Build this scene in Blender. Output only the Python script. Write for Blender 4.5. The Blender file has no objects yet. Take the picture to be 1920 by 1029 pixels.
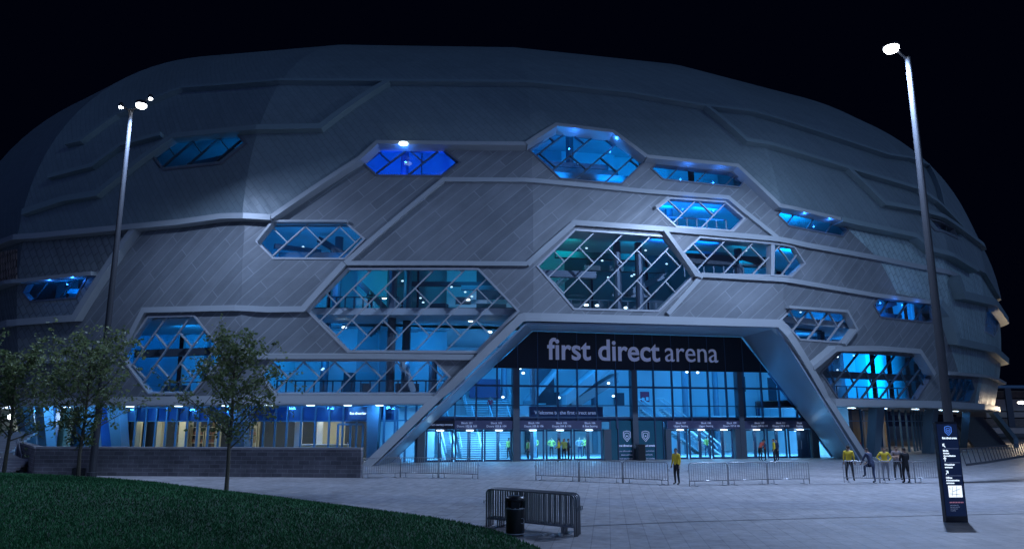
import bpy, bmesh, math, random
import numpy as np
from mathutils import Vector, Matrix
from mathutils.geometry import delaunay_2d_cdt
R = math.radians
random.seed(7)
S = bpy.context.scene
COL = S.collection

# ------------------------------------------------------------------ camera, world, exposure
F = 1390.0; TILT = math.atan(.2); CAMH = 3.0
cam = bpy.data.cameras.new('camera'); camo = bpy.data.objects.new('camera', cam); COL.objects.link(camo)
camo.location = (0, 0, CAMH); camo.rotation_euler = (math.pi/2+TILT, 0, 0)
cam.sensor_width = 36; cam.lens = 36*F/1920; cam.clip_end = 3000; cam.clip_start = .1
S.camera = camo
W = bpy.data.worlds.new('World'); S.world = W; W.use_nodes = True
nt = W.node_tree; nt.nodes.clear()
out = nt.nodes.new('ShaderNodeOutputWorld'); bg = nt.nodes.new('ShaderNodeBackground')
tc = nt.nodes.new('ShaderNodeTexCoord'); sep = nt.nodes.new('ShaderNodeSeparateXYZ')
nt.links.new(tc.outputs['Generated'], sep.inputs[0])
def mth(op, a, b=None, c=None):
    n = nt.nodes.new('ShaderNodeMath'); n.operation = op
    for i, v in enumerate((a, b, c)):
        if v is None: continue
        if isinstance(v, (int, float)): n.inputs[i].default_value = v
        else: nt.links.new(v, n.inputs[i])
    return n.outputs[0]
# night sky: black navy, with an added city-glow fill behind and right of camera
back = mth('MULTIPLY_ADD', sep.outputs['Y'], -.85, mth('MULTIPLY', sep.outputs['X'], .40))
back = mth('SMOOTH_MIN', mth('MAXIMUM', mth('MULTIPLY_ADD', back, 1.0, .34), 0.0), 1.0, .1)
low = mth('SUBTRACT', 1.0, mth('MULTIPLY', mth('MAXIMUM', sep.outputs['Z'], 0.0), .75))
fac = mth('MULTIPLY', back, low)
mixc = nt.nodes.new('ShaderNodeMix'); mixc.data_type = 'RGBA'
nt.links.new(fac, mixc.inputs['Factor'])
mixc.inputs['A'].default_value = (.0003, .0006, .0030, 1)
mixc.inputs['B'].default_value = (.062, .104, .280, 1)
nt.links.new(mixc.outputs['Result'], bg.inputs['Color']); bg.inputs['Strength'].default_value = 1.0
nt.links.new(bg.outputs[0], out.inputs[0])
sun = bpy.data.lights.new('flank_fill_sun', 'SUN'); sun.energy = .21; sun.angle = R(9); sun.color = (.42, .74, 1.0)  # sun lamp added from right front to brighten the right flank, no real moon
suno = bpy.data.objects.new('flank_fill_sun', sun); COL.objects.link(suno); suno.rotation_euler = Vector((-.80, .52, -.52)).to_track_quat('-Z', 'Y').to_euler()
S.view_settings.view_transform = 'Standard'; S.view_settings.look = 'None'
S.view_settings.exposure = 0; S.view_settings.gamma = 1
S.cycles.use_denoising = True
S.cycles.transparent_max_bounces = 16; S.cycles.max_bounces = 6; S.cycles.diffuse_bounces = 3
S.cycles.sample_clamp_indirect = 4; S.cycles.caustics_reflective = False; S.cycles.caustics_refractive = False

LIGHTS = {}
def area(name, loc, target, size, energy, color, parent=None, sizey=None):
    l = bpy.data.lights.new(name, 'AREA'); l.energy = energy; l.color = color; l.size = size
    if sizey: l.shape = 'RECTANGLE'; l.size_y = sizey
    o = bpy.data.objects.new(name, l); COL.objects.link(o); o.location = loc
    d = Vector(target)-Vector(loc); o.rotation_euler = d.to_track_quat('-Z', 'Y').to_euler()
    if parent: o.parent = parent; o.matrix_parent_inverse = Matrix.Translation(-parent.location)
    return o
def point(name, loc, energy, color, radius=.1, parent=None):
    l = bpy.data.lights.new(name, 'POINT'); l.energy = energy; l.color = color; l.shadow_soft_size = radius
    o = bpy.data.objects.new(name, l); COL.objects.link(o); o.location = loc
    if parent: o.parent = parent; o.matrix_parent_inverse = Matrix.Translation(-parent.location)
    return o
def spot(name, loc, target, energy, color, ang, blend=.6, radius=.2, parent=None):
    l = bpy.data.lights.new(name, 'SPOT'); l.energy = energy; l.color = color; l.spot_size = R(ang); l.spot_blend = blend; l.shadow_soft_size = radius
    o = bpy.data.objects.new(name, l); COL.objects.link(o); o.location = loc
    d = Vector(target)-Vector(loc); o.rotation_euler = d.to_track_quat('-Z', 'Y').to_euler()
    if parent: o.parent = parent; o.matrix_parent_inverse = Matrix.Translation(-parent.location)
    return o

# ------------------------------------------------------------------ pixels to points in the place
def ray(x, y):
    a = (x-960)/F; b = (514.5-y)/F
    return np.array([a, math.cos(TILT)-b*math.sin(TILT), math.sin(TILT)+b*math.cos(TILT)])
def G(x, y, z=0.):                      # point at height z seen at a pixel
    d = ray(x, y); k = (z-CAMH)/d[2]
    return Vector((d[0]*k, d[1]*k, z))
def AT(x, y, Y):                        # point at depth Y seen at a pixel
    d = ray(x, y); k = Y/d[1]
    return Vector((d[0]*k, Y, CAMH+d[2]*k))

# ------------------------------------------------------------------ mesh helpers
class MB:
    def __init__(s): s.v = []; s.f = []; s.m = []; s.mi = 0
    def add(s, vs, fs):
        o = len(s.v); s.v += [tuple(v) for v in vs]
        for f in fs: s.f.append(tuple(i+o for i in f)); s.m.append(s.mi)
    def quad(s, a, b, c, d): s.add([a, b, c, d], [(0, 1, 2, 3)])
    def box(s, c, size, rz=0., rx=0., ry=0.):
        M = Matrix.Translation(Vector(c)) @ Matrix.Rotation(rz, 4, 'Z') @ Matrix.Rotation(ry, 4, 'Y') @ Matrix.Rotation(rx, 4, 'X')
        x, y, z = size[0]/2, size[1]/2, size[2]/2
        vs = [M @ Vector(p) for p in ((-x,-y,-z),(x,-y,-z),(x,y,-z),(-x,y,-z),(-x,-y,z),(x,-y,z),(x,y,z),(-x,y,z))]
        s.add(vs, [(3,2,1,0),(4,5,6,7),(0,1,5,4),(1,2,6,5),(2,3,7,6),(3,0,4,7)])
    def bar(s, a, b, w, h=None, up=(0,0,1)):       # square bar between two points
        a = Vector(a); b = Vector(b); d = (b-a)
        if d.length < 1e-5: return
        d.normalize(); upv = Vector(up)
        if abs(d.dot(upv)) > .98: upv = Vector((0,1,0))
        sx = d.cross(upv).normalized(); sy = sx.cross(d).normalized(); h = h or w
        vs = [p+sx*i*w/2+sy*j*h/2 for p in (a, b) for i, j in ((-1,-1),(1,-1),(1,1),(-1,1))]
        s.add(vs, [(3,2,1,0),(4,5,6,7),(0,1,5,4),(1,2,6,5),(2,3,7,6),(3,0,4,7)])
    def tube(s, pts, rad, n=8, cap=True):
        pts = [Vector(p) for p in pts]; m = len(pts)
        rad = rad if isinstance(rad, (list, tuple)) else [rad]*m
        o = len(s.v); prev = None
        for i, p in enumerate(pts):
            d = (pts[min(i+1, m-1)]-pts[max(i-1, 0)]).normalized()
            if prev is None:
                u = d.orthogonal().normalized()
            else:
                u = (prev - d*prev.dot(d)); u = u.normalized() if u.length > 1e-6 else d.orthogonal().normalized()
            prev = u; w = d.cross(u)
            for k in range(n):
                a = 2*math.pi*k/n; s.v.append(tuple(p+(u*math.cos(a)+w*math.sin(a))*rad[i]))
        for i in range(m-1):
            for k in range(n):
                s.f.append((o+i*n+k, o+i*n+(k+1)%n, o+(i+1)*n+(k+1)%n, o+(i+1)*n+k)); s.m.append(s.mi)
        if cap:
            s.f.append(tuple(o+k for k in reversed(range(n)))); s.m.append(s.mi)
            s.f.append(tuple(o+(m-1)*n+k for k in range(n))); s.m.append(s.mi)
    def lathe(s, c, prof, n=20):                   # prof: (radius, z)
        c = Vector(c); o = len(s.v)
        for r_, z in prof:
            for k in range(n):
                a = 2*math.pi*k/n; s.v.append((c.x+r_*math.cos(a), c.y+r_*math.sin(a), c.z+z))
        for i in range(len(prof)-1):
            for k in range(n):
                s.f.append((o+i*n+k, o+i*n+(k+1)%n, o+(i+1)*n+(k+1)%n, o+(i+1)*n+k)); s.m.append(s.mi)
        s.f.append(tuple(o+k for k in reversed(range(n)))); s.m.append(s.mi)
        s.f.append(tuple(o+(len(prof)-1)*n+k for k in range(n))); s.m.append(s.mi)
    def build(s, name, mat, parent=None, smooth=False, uv=None):
        me = bpy.data.meshes.new(name); me.from_pydata(s.v, [], s.f)
        for m in (mat if isinstance(mat, (list, tuple)) else [mat]): me.materials.append(m)
        if len(me.materials) > 1: me.polygons.foreach_set('material_index', s.m)
        if uv is not None:
            ul = me.uv_layers.new(name='UVMap'); li = np.zeros(len(me.loops), int); me.loops.foreach_get('vertex_index', li)
            ul.data.foreach_set('uv', np.asarray(uv, np.float32)[li].ravel())
        if smooth: me.polygons.foreach_set('use_smooth', [True]*len(me.polygons))
        me.update()
        return link(bpy.data.objects.new(name, me), parent)
def link(o, parent=None):
    COL.objects.link(o)
    if parent is not None:
        o.parent = parent; o.matrix_parent_inverse = world(parent).inverted()
    return o
def world(o):
    m = o.matrix_basis.copy()
    return world(o.parent) @ o.matrix_parent_inverse @ m if o.parent else m
def empty(name, loc, label=None, cat=None, group=None, rz=0.):
    o = bpy.data.objects.new(name, None); COL.objects.link(o); o.location = loc; o.rotation_euler = (0, 0, rz); o.empty_display_size = .3
    return tag(o, label, cat, group)
def tag(o, label=None, cat=None, group=None, kind=None):
    if label: o['label'] = label
    if cat: o['category'] = cat
    if group: o['group'] = group
    if kind: o['kind'] = kind
    return o
def copy_tree(o, parent=None):
    c = o.copy(); COL.objects.link(c); c.parent = parent
    for ch in list(o.children): copy_tree(ch, c)
    return c
def textmesh(name, body, size, mat, M, parent=None, bold=0., extrude=.02, align='LEFT', width=None, spacing=1.):
    cu = bpy.data.curves.new(name, 'FONT'); cu.body = body; cu.size = size; cu.offset = bold; cu.extrude = extrude
    cu.align_x = align; cu.space_character = spacing; cu.resolution_u = 4
    t = bpy.data.objects.new(name, cu); COL.objects.link(t)
    dg = bpy.context.evaluated_depsgraph_get(); dg.update()
    me = bpy.data.meshes.new_from_object(t.evaluated_get(dg)); bpy.data.objects.remove(t); bpy.data.curves.remove(cu)
    n = len(me.vertices); co = np.zeros(n*3); me.vertices.foreach_get('co', co); co = co.reshape(-1, 3)
    if width and n:
        co[:, 0] *= width/(co[:, 0].max()-co[:, 0].min())
        if align == 'LEFT': co[:, 0] -= co[:, 0].min()
    A = np.array(M); co = co @ A[:3, :3].T + A[:3, 3]
    me.vertices.foreach_set('co', co.ravel()); me.name = name
    me.materials.clear(); me.materials.append(mat); me.update()
    return link(bpy.data.objects.new(name, me), parent)

# ------------------------------------------------------------------ materials
def newmat(name):
    m = bpy.data.materials.new(name); m.use_nodes = True
    return m, m.node_tree, m.node_tree.nodes['Principled BSDF']
def mat(name, col, rough=.6, metal=0., var=.25, scale=3., bump=0., spec=None):
    m, t, b = newmat(name)
    tcn = t.nodes.new('ShaderNodeTexCoord'); nz = t.nodes.new('ShaderNodeTexNoise'); nz.inputs['Scale'].default_value = scale; nz.inputs['Detail'].default_value = 5
    t.links.new(tcn.outputs['Object'], nz.inputs['Vector'])
    mx = t.nodes.new('ShaderNodeMix'); mx.data_type = 'RGBA'; t.links.new(nz.outputs['Fac'], mx.inputs['Factor'])
    mx.inputs['A'].default_value = tuple(c*(1-var) for c in col)+(1,); mx.inputs['B'].default_value = tuple(min(1, c*(1+var)) for c in col)+(1,)
    t.links.new(mx.outputs['Result'], b.inputs['Base Color'])
    b.inputs['Roughness'].default_value = rough; b.inputs['Metallic'].default_value = metal
    if spec is not None: b.inputs['Specular IOR Level'].default_value = spec
    if bump:
        bp = t.nodes.new('ShaderNodeBump'); bp.inputs['Strength'].default_value = bump; bp.inputs['Distance'].default_value = .03
        t.links.new(nz.outputs['Fac'], bp.inputs['Height']); t.links.new(bp.outputs[0], b.inputs['Normal'])
    return m
def emit(name, col, strength):
    m, t, b = newmat(name)
    b.inputs['Base Color'].default_value = tuple(col)+(1,); b.inputs['Emission Color'].default_value = tuple(col)+(1,); b.inputs['Emission Strength'].default_value = strength
    return m
def tiles(name, c1, c2, mortar, bw, rh, rot, msize=.02, coord='UV', rough=.5, metal=0., noise=.35, nscale=.12, bump=.3, offset=.5, msmooth=.1, dirt=.22, spots=False):
    m, t, b = newmat(name)
    tcn = t.nodes.new('ShaderNodeTexCoord'); mp = t.nodes.new('ShaderNodeMapping'); mp.inputs['Rotation'].default_value = (0, 0, rot)
    t.links.new(tcn.outputs[coord], mp.inputs['Vector'])
    br = t.nodes.new('ShaderNodeTexBrick'); t.links.new(mp.outputs[0], br.inputs['Vector'])
    br.inputs['Scale'].default_value = 1; br.inputs['Brick Width'].default_value = bw; br.inputs['Row Height'].default_value = rh
    br.inputs['Mortar Size'].default_value = msize; br.inputs['Mortar Smooth'].default_value = msmooth; br.offset = offset
    br.inputs['Color1'].default_value = tuple(c1)+(1,); br.inputs['Color2'].default_value = tuple(c2)+(1,); br.inputs['Mortar'].default_value = tuple(mortar)+(1,)
    nz = t.nodes.new('ShaderNodeTexNoise'); nz.inputs['Scale'].default_value = nscale; nz.inputs['Detail'].default_value = 6; nz.inputs['Roughness'].default_value = .65
    t.links.new(tcn.outputs[coord], nz.inputs['Vector'])
    mr = t.nodes.new('ShaderNodeMapRange'); t.links.new(nz.outputs['Fac'], mr.inputs[0]); mr.inputs[1].default_value = .3; mr.inputs[2].default_value = .7
    mr.inputs[3].default_value = 1-noise; mr.inputs[4].default_value = 1+noise
    mx = t.nodes.new('ShaderNodeMix'); mx.data_type = 'RGBA'; mx.blend_type = 'MULTIPLY'; mx.inputs['Factor'].default_value = 1
    mp2 = t.nodes.new('ShaderNodeMapping'); mp2.inputs['Scale'].default_value = (.16, 1.7, 1) if coord == 'UV' else (1, 1, 1); t.links.new(mp.outputs[0] if coord == 'UV' else tcn.outputs[coord], mp2.inputs['Vector'])
    n2 = t.nodes.new('ShaderNodeTexNoise'); n2.inputs['Scale'].default_value = 1.0 if coord == 'UV' else 2.2; n2.inputs['Detail'].default_value = 7; n2.inputs['Roughness'].default_value = .7; t.links.new(mp2.outputs[0], n2.inputs['Vector'])
    m2r = t.nodes.new('ShaderNodeMapRange'); t.links.new(n2.outputs['Fac'], m2r.inputs[0]); m2r.inputs[1].default_value = .35; m2r.inputs[2].default_value = .62; m2r.inputs[3].default_value = 1-dirt; m2r.inputs[4].default_value = 1.06
    mul = t.nodes.new('ShaderNodeMath'); mul.operation = 'MULTIPLY'; t.links.new(mr.outputs[0], mul.inputs[0]); t.links.new(m2r.outputs[0], mul.inputs[1]); fac_out = mul.outputs[0]
    if spots:
        vo = t.nodes.new('ShaderNodeTexVoronoi'); vo.inputs['Scale'].default_value = 1.1; t.links.new(tcn.outputs[coord], vo.inputs['Vector'])
        sr = t.nodes.new('ShaderNodeMapRange'); t.links.new(vo.outputs['Distance'], sr.inputs[0]); sr.inputs[1].default_value = .03; sr.inputs[2].default_value = .07; sr.inputs[3].default_value = .55; sr.inputs[4].default_value = 1
        m3 = t.nodes.new('ShaderNodeMath'); m3.operation = 'MULTIPLY'; t.links.new(fac_out, m3.inputs[0]); t.links.new(sr.outputs[0], m3.inputs[1]); fac_out = m3.outputs[0]
    rr_ = t.nodes.new('ShaderNodeMapRange'); t.links.new(n2.outputs['Fac'], rr_.inputs[0]); rr_.inputs[1].default_value = .3; rr_.inputs[2].default_value = .7; rr_.inputs[3].default_value = min(1, rough+.14); rr_.inputs[4].default_value = max(.05, rough-.14); t.links.new(rr_.outputs[0], b.inputs['Roughness'])
    t.links.new(br.outputs['Color'], mx.inputs['A']); t.links.new(fac_out, mx.inputs['B']); t.links.new(mx.outputs['Result'], b.inputs['Base Color'])
    b.inputs['Metallic'].default_value = metal
    if bump:
        bp = t.nodes.new('ShaderNodeBump'); bp.inputs['Strength'].default_value = bump; bp.inputs['Distance'].default_value = .05; bp.invert = True
        t.links.new(br.outputs['Fac'], bp.inputs['Height']); t.links.new(bp.outputs[0], b.inputs['Normal'])
    return m
def glassmat(name, tint, gl=.07, rough=.02):
    m = bpy.data.materials.new(name); m.use_nodes = True; t = m.node_tree; t.nodes.clear()
    o = t.nodes.new('ShaderNodeOutputMaterial'); mx = t.nodes.new('ShaderNodeMixShader'); tr = t.nodes.new('ShaderNodeBsdfTransparent'); g = t.nodes.new('ShaderNodeBsdfGlossy')
    lw = t.nodes.new('ShaderNodeLayerWeight'); lw.inputs['Blend'].default_value = .12
    mm = t.nodes.new('ShaderNodeMath'); mm.operation = 'MULTIPLY_ADD'; mm.inputs[1].default_value = .5; mm.inputs[2].default_value = gl
    t.links.new(lw.outputs['Fresnel'], mm.inputs[0]); t.links.new(mm.outputs[0], mx.inputs[0])
    tr.inputs[0].default_value = tuple(tint)+(1,); g.inputs['Color'].default_value = (.8, .9, 1, 1); g.inputs['Roughness'].default_value = rough
    t.links.new(tr.outputs[0], mx.inputs[1]); t.links.new(g.outputs[0], mx.inputs[2]); t.links.new(mx.outputs[0], o.inputs[0])
    return m
M = {}
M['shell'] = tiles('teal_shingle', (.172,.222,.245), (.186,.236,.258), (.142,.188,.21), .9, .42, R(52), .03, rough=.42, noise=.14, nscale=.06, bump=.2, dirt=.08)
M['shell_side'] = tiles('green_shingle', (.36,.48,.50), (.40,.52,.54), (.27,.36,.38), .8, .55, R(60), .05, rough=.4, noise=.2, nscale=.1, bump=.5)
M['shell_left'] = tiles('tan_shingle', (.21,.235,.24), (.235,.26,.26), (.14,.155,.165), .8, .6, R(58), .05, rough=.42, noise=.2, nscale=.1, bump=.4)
M['grey'] = tiles('grey_diagonal_tile', (.160,.175,.192), (.205,.220,.238), (.265,.283,.302), 6.5, .74, R(-42), .035, rough=.5, noise=.2, nscale=.2, bump=-.35, offset=.5, dirt=.10)
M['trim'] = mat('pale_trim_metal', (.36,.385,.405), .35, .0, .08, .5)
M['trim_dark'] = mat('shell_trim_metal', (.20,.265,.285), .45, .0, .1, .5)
M['frame'] = mat('window_frame_metal', (.16,.17,.2), .4, .3, .1, 2)
M['bars'] = mat('glazing_bar_metal', (.42,.44,.47), .4, .2, .1, 2)
M['bars_dark'] = mat('dark_glazing_bar', (.06,.08,.10), .4, .2, .1, 2)
M['glass'] = glassmat('window_glass', (.88,.95,1.0), .05)
M['hallglass'] = glassmat('hall_glass', (.93,.97,1.0), .04)
M['reveal'] = mat('portal_panel', (.26,.33,.42), .35, .1, .12, .4)
M['white'] = mat('interior_white', (.62,.64,.66), .6, 0, .06, .5)
M['panel_grey'] = mat('interior_grey', (.30,.33,.36), .6, 0, .15, .5)
M['dark'] = mat('interior_dark', (.045,.055,.07), .6, 0, .2, 1)
M['slab'] = mat('floor_slab_concrete', (.42,.43,.45), .7, 0, .15, 1)
M['steel'] = mat('dark_steel', (.09,.11,.14), .45, .3, .15, 1)
M['mull'] = mat('hall_mullion', (.05,.09,.16), .4, .3, .1, 1)
M['fascia'] = mat('black_fascia', (.008,.010,.020), .3, 0, .2, 1)
M['doorsign'] = mat('navy_sign_board', (.06,.065,.13), .4, 0, .1, 1)
M['column'] = mat('blue_grey_column', (.16,.24,.30), .5, .1, .1, .7)
M['beige'] = mat('beige_panel', (.55,.48,.33), .6, 0, .1, 1)
M['timber'] = mat('timber_shelving', (.30,.20,.10), .6, 0, .3, 4)
M['galv'] = mat('galvanised_steel', (.55,.56,.60), .4, .35, .15, 6)
M['barrier'] = mat('worn_barrier_steel', (.34,.35,.37), .3, .6, .25, 5)
M['pole'] = mat('pole_metal', (.035,.037,.045), .7, .0, .12, 2)
M['black'] = mat('black_plastic', (.012,.013,.016), .35, 0, .2, 4)
M['letter'] = emit('lettering_face', (.56,.62,.88), .10)
M['lit_letter'] = emit('lit_lettering', (.75,.88,1), 1.3)
M['pale_letter'] = emit('pale_lettering', (.45,.55,.8), .28)
M['lamp'] = emit('lamp_lens', (.86,.92,1), 30)
M['warmlamp'] = emit('warm_lamp_lens', (1,.88,.7), 6)
M['doorlamp'] = emit('door_downlight', (.7,.9,1), 3.5)
M['bark'] = mat('bark', (.10,.085,.06), .85, 0, .35, 14, .6)
M['coping'] = mat('wall_coping', (.33,.32,.34), .6, 0, .15, 2)

# ------------------------------------------------------------------ arena shell as a surface (angle, arc length)
CX, CY, R0, R1, ZB, HH, PP, QQ = -5.486, 126.422, 72.204, 73.908, 16.145, 33.447, 2.604, 2.332
KA = np.radians([-95,-78,-61,-44.5,-28,-11,5.5,21,38,48,63,80,95])
KM = np.array([1.0013,.9826,.964,.9907,1.0171,1.0115,.9964,1.0084,1.0083,1.0025,1.0134,1.0073,1.0005])
KE = np.array([1.0082,1.0745,1.1359,1.1554,1.0487,.98,.9697,.9616,.9933,1.0605,1.0048,.9835,.9713])
_s = np.linspace(0, 1, 60)[:-1]; _a = np.linspace(0, math.pi/2, 400)
pr = np.concatenate([[R0, R0], R0+(R1-R0)*(1-(1-_s)**2), R1*np.cos(_a)**(2/PP)])
pz = np.concatenate([[-1., 4.9], 5+(ZB-5)*_s, ZB+HH*np.sin(_a)**(2/QQ)])
_k = pr > 18; pr = pr[_k]; pz = pz[_k]
pt = np.concatenate([[0], np.cumsum(np.hypot(np.diff(pr), np.diff(pz)))])
TTOP = pt[-1]
_dr = np.gradient(pr, pt); _dz = np.gradient(pz, pt)
RU = 74.0
def gpoly(th):
    th = np.clip(th, KA[0], KA[-1]); k = np.clip(np.searchsorted(KA, th)-1, 0, len(KA)-2)
    a, b = KA[k], KA[k+1]; ra, rb = KM[k], KM[k+1]
    return ra*rb*np.sin(b-a)/(ra*np.sin(th-a)+rb*np.sin(b-th))
def P(th, t, off=0.):
    th = np.asarray(th, float); t = np.asarray(t, float)
    r = np.interp(t, pt, pr); z = np.interp(t, pt, pz); nr = np.interp(t, pt, _dz); nz_ = -np.interp(t, pt, _dr)
    g = gpoly(th); e = np.interp(th, KA, KE)
    z = np.where(z > ZB, ZB+(z-ZB)*e, z)
    rr = r*g+off*nr
    return np.stack([CX+rr*np.sin(th), CY-rr*np.cos(th), z+off*nz_], -1)
def proj(p):
    X, Y, Z = p[..., 0], p[..., 1], p[..., 2]-CAMH
    zc = Y*math.cos(TILT)+Z*math.sin(TILT); yc = -Y*math.sin(TILT)+Z*math.cos(TILT)
    return np.stack([960+F*X/zc, 514.5-F*yc/zc], -1)
_TH, _TT = np.meshgrid(np.radians(np.arange(-75, 75.1, .5)), np.arange(0, TTOP, .6), indexing='ij')
_Q = P(_TH, _TT); _Q1 = P(_TH+.01, _TT)-_Q; _Q2 = P(_TH, _TT+.05)-_Q
_N = np.cross(_Q1, _Q2); _vis = (_N*(_Q-np.array([0, 0, CAMH]))).sum(-1) < 0
_PX = proj(_Q); _PX[~_vis | (_TT > 60)] = 1e6
_PXf = _PX.reshape(-1, 2); _THf = _TH.ravel(); _TTf = _TT.ravel()
def cast(x, y, off=0.):                 # pixel -> (angle, arc length) on the shell
    i = np.argmin((_PXf[:, 0]-x)**2+(_PXf[:, 1]-y)**2); th, t = _THf[i], _TTf[i]; tgt = np.array([x, y])
    q = proj(P(th, t, off)); er = np.hypot(*(tgt-q))
    for _ in range(40):
        if er < .03: break
        J = np.stack([(proj(P(th+.0005, t, off))-q)/.0005, (proj(P(th, t+.02, off))-q)/.02], -1)
        try: d = np.linalg.solve(J, tgt-q)
        except Exception: break
        d = np.clip(d, [-.03, -2.], [.03, 2.]); ok = False
        for _k in range(7):
            a = th+d[0]; b = min(max(t+d[1], 0), TTOP); q2 = proj(P(a, b, off)); e2 = np.hypot(*(tgt-q2))
            if e2 < er: th, t, q, er, ok = a, b, q2, e2, True; break
            d = d*.5
        if not ok: break
    return th, t
def UV(pts, off=0.):                    # list of pixels -> list of (u, t) in metres
    r = []
    for p in pts:
        th, t = cast(p[0], p[1], off); r.append((th*RU, t))
    return r
def PU(u, t, off=0.): return P(np.asarray(u)/RU, t, off)
def inpoly(x, y, poly):
    c = np.zeros(np.shape(x), bool); n = len(poly)
    for i in range(n):
        x1, y1 = poly[i]; x2, y2 = poly[(i+1) % n]
        if y1 == y2: continue
        k = ((y1 > y) != (y2 > y)) & (x < (x2-x1)*(y-y1)/(y2-y1)+x1); c ^= k
    return c
def resample(pts, step, closed=False):
    o = []; n = len(pts)
    for i in range(n if closed else n-1):
        a = np.array(pts[i]); b = np.array(pts[(i+1) % n]); m = max(1, int(math.ceil(np.hypot(*(b-a))/step)))
        for k in range(m): o.append(tuple(a+(b-a)*k/m))
    if not closed: o.append(tuple(pts[-1]))
    return o
def patch(name, poly, holes, material, parent, off=0., thick=.3, step=1.5):
    vs = []; es = []
    def loop(p):
        p = resample(p, step, True); o = len(vs); vs.extend(p); n = len(p)
        es.extend((o+i, o+(i+1) % n) for i in range(n))
    loop(poly)
    pa = np.array(poly); u0, t0 = pa.min(0); u1, t1 = pa.max(0)
    for h in holes:
        ha = np.array(h)
        if ha[:, 0].max() < u0 or ha[:, 0].min() > u1 or ha[:, 1].max() < t0 or ha[:, 1].min() > t1: continue
        loop(h)
    for k in KA:
        u = k*RU
        if u0 < u < u1:
            o = len(vs); tt = np.arange(t0-.3, t1+.3, step); vs.extend((u, t) for t in tt); es.extend((o+i, o+i+1) for i in range(len(tt)-1))
    gu, gt = np.meshgrid(np.arange(u0+.37, u1, step*1.3), np.arange(t0+.29, t1, step)); gu = gu.ravel(); gt = gt.ravel()
    k = inpoly(gu, gt, poly); vs.extend(zip(gu[k], gt[k]))
    r = delaunay_2d_cdt([Vector((float(a), float(b))) for a, b in vs], es, [], 0, 1e-4)
    V = np.array([(v.x, v.y) for v in r[0]]); T = np.array([f for f in r[2] if len(f) == 3])
    c = V[T].mean(1); keep = inpoly(c[:, 0], c[:, 1], poly)
    for h in holes: keep &= ~inpoly(c[:, 0], c[:, 1], h)
    T = T[keep]
    a2 = V[T]; ar = np.cross(a2[:, 1]-a2[:, 0], a2[:, 2]-a2[:, 0]); T = T[np.abs(ar) > 1e-7]; ar = ar[np.abs(ar) > 1e-7]
    T[ar < 0] = T[ar < 0][:, ::-1]
    used = np.unique(T); mp_ = -np.ones(len(V), int); mp_[used] = np.arange(len(used)); T = mp_[T]; V = V[used]
    n = len(V); Po = PU(V[:, 0], V[:, 1], off); Pi = PU(V[:, 0], V[:, 1], off-thick)
    ed = {}
    for f in T:
        for i in range(3):
            e = (f[i], f[(i+1) % 3])
            if (e[1], e[0]) in ed: del ed[(e[1], e[0])]
            else: ed[e] = 1
    mb = MB(); mb.v = [tuple(p) for p in np.concatenate([Po, Pi])]
    mb.f = [tuple(int(i) for i in f) for f in T]+[tuple(int(i)+n for i in f[::-1]) for f in T]+[(int(a), int(a)+n, int(b)+n, int(b)) for a, b in ed]
    mb.m = [0]*len(mb.f)
    return mb.build(name, material, parent, uv=np.concatenate([V, V]))
def strip(mb, pts, w, o0, o1, step=1.2, closed=False):   # box-section band along a (u, t) polyline
    rs = resample(pts, step, closed); n = len(rs); a = np.array(rs)
    L = []; Rr = []
    for i in range(n):
        p = a[i-1] if (i > 0 or closed) else a[i]; q = a[(i+1) % n] if (i < n-1 or closed) else a[i]
        d1 = a[i]-p if np.hypot(*(a[i]-p)) > 1e-6 else q-a[i]; d2 = q-a[i] if np.hypot(*(q-a[i])) > 1e-6 else d1
        d1 = d1/np.hypot(*d1); d2 = d2/np.hypot(*d2); nn = np.array([-(d1+d2)[1], (d1+d2)[0]]); nn /= max(np.hypot(*nn), 1e-6)
        c = max(.45, nn @ np.array([-d1[1], d1[0]])); L.append(a[i]+nn*w/2/c); Rr.append(a[i]-nn*w/2/c)
    L = np.array(L); Rr = np.array(Rr)
    q = [PU(L[:, 0], L[:, 1], o1), PU(Rr[:, 0], Rr[:, 1], o1), PU(Rr[:, 0], Rr[:, 1], o0), PU(L[:, 0], L[:, 1], o0)]
    o = len(mb.v)
    for i in range(n): mb.v += [tuple(q[k][i]) for k in range(4)]
    m = n if closed else n-1
    for i in range(m):
        j = (i+1) % n
        for k in range(4):
            k2 = (k+1) % 4; mb.f.append((o+4*i+k2, o+4*i+k, o+4*j+k, o+4*j+k2)); mb.m.append(mb.mi)
    if not closed:
        mb.f.append((o, o+1, o+2, o+3)); e = o+4*(n-1); mb.f.append((e+3, e+2, e+1, e)); mb.m += [mb.mi]*2
def clipseg(p, q, poly):                # clip a segment to a convex polygon
    p = np.array(p, float); q = np.array(q, float); pa = np.array(poly); c = pa.mean(0); lo, hi = 0., 1.
    for i in range(len(pa)):
        a = pa[i]; b = pa[(i+1) % len(pa)]; n = np.array([-(b-a)[1], (b-a)[0]])
        if n @ (c-a) < 0: n = -n
        d0 = n @ (p-a); d1 = n @ (q-a)
        if d0 < 0 and d1 < 0: return None
        if d0 < 0: lo = max(lo, d0/(d0-d1))
        elif d1 < 0: hi = min(hi, d0/(d0-d1))
    if hi-lo < .02: return None
    return tuple(p+(q-p)*lo), tuple(p+(q-p)*hi)

A = empty('arena_building', (CX, CY-R0, 0), 'huge faceted dome arena clad in grey and teal tiles with blue lit hexagonal windows', 'arena')

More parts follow.
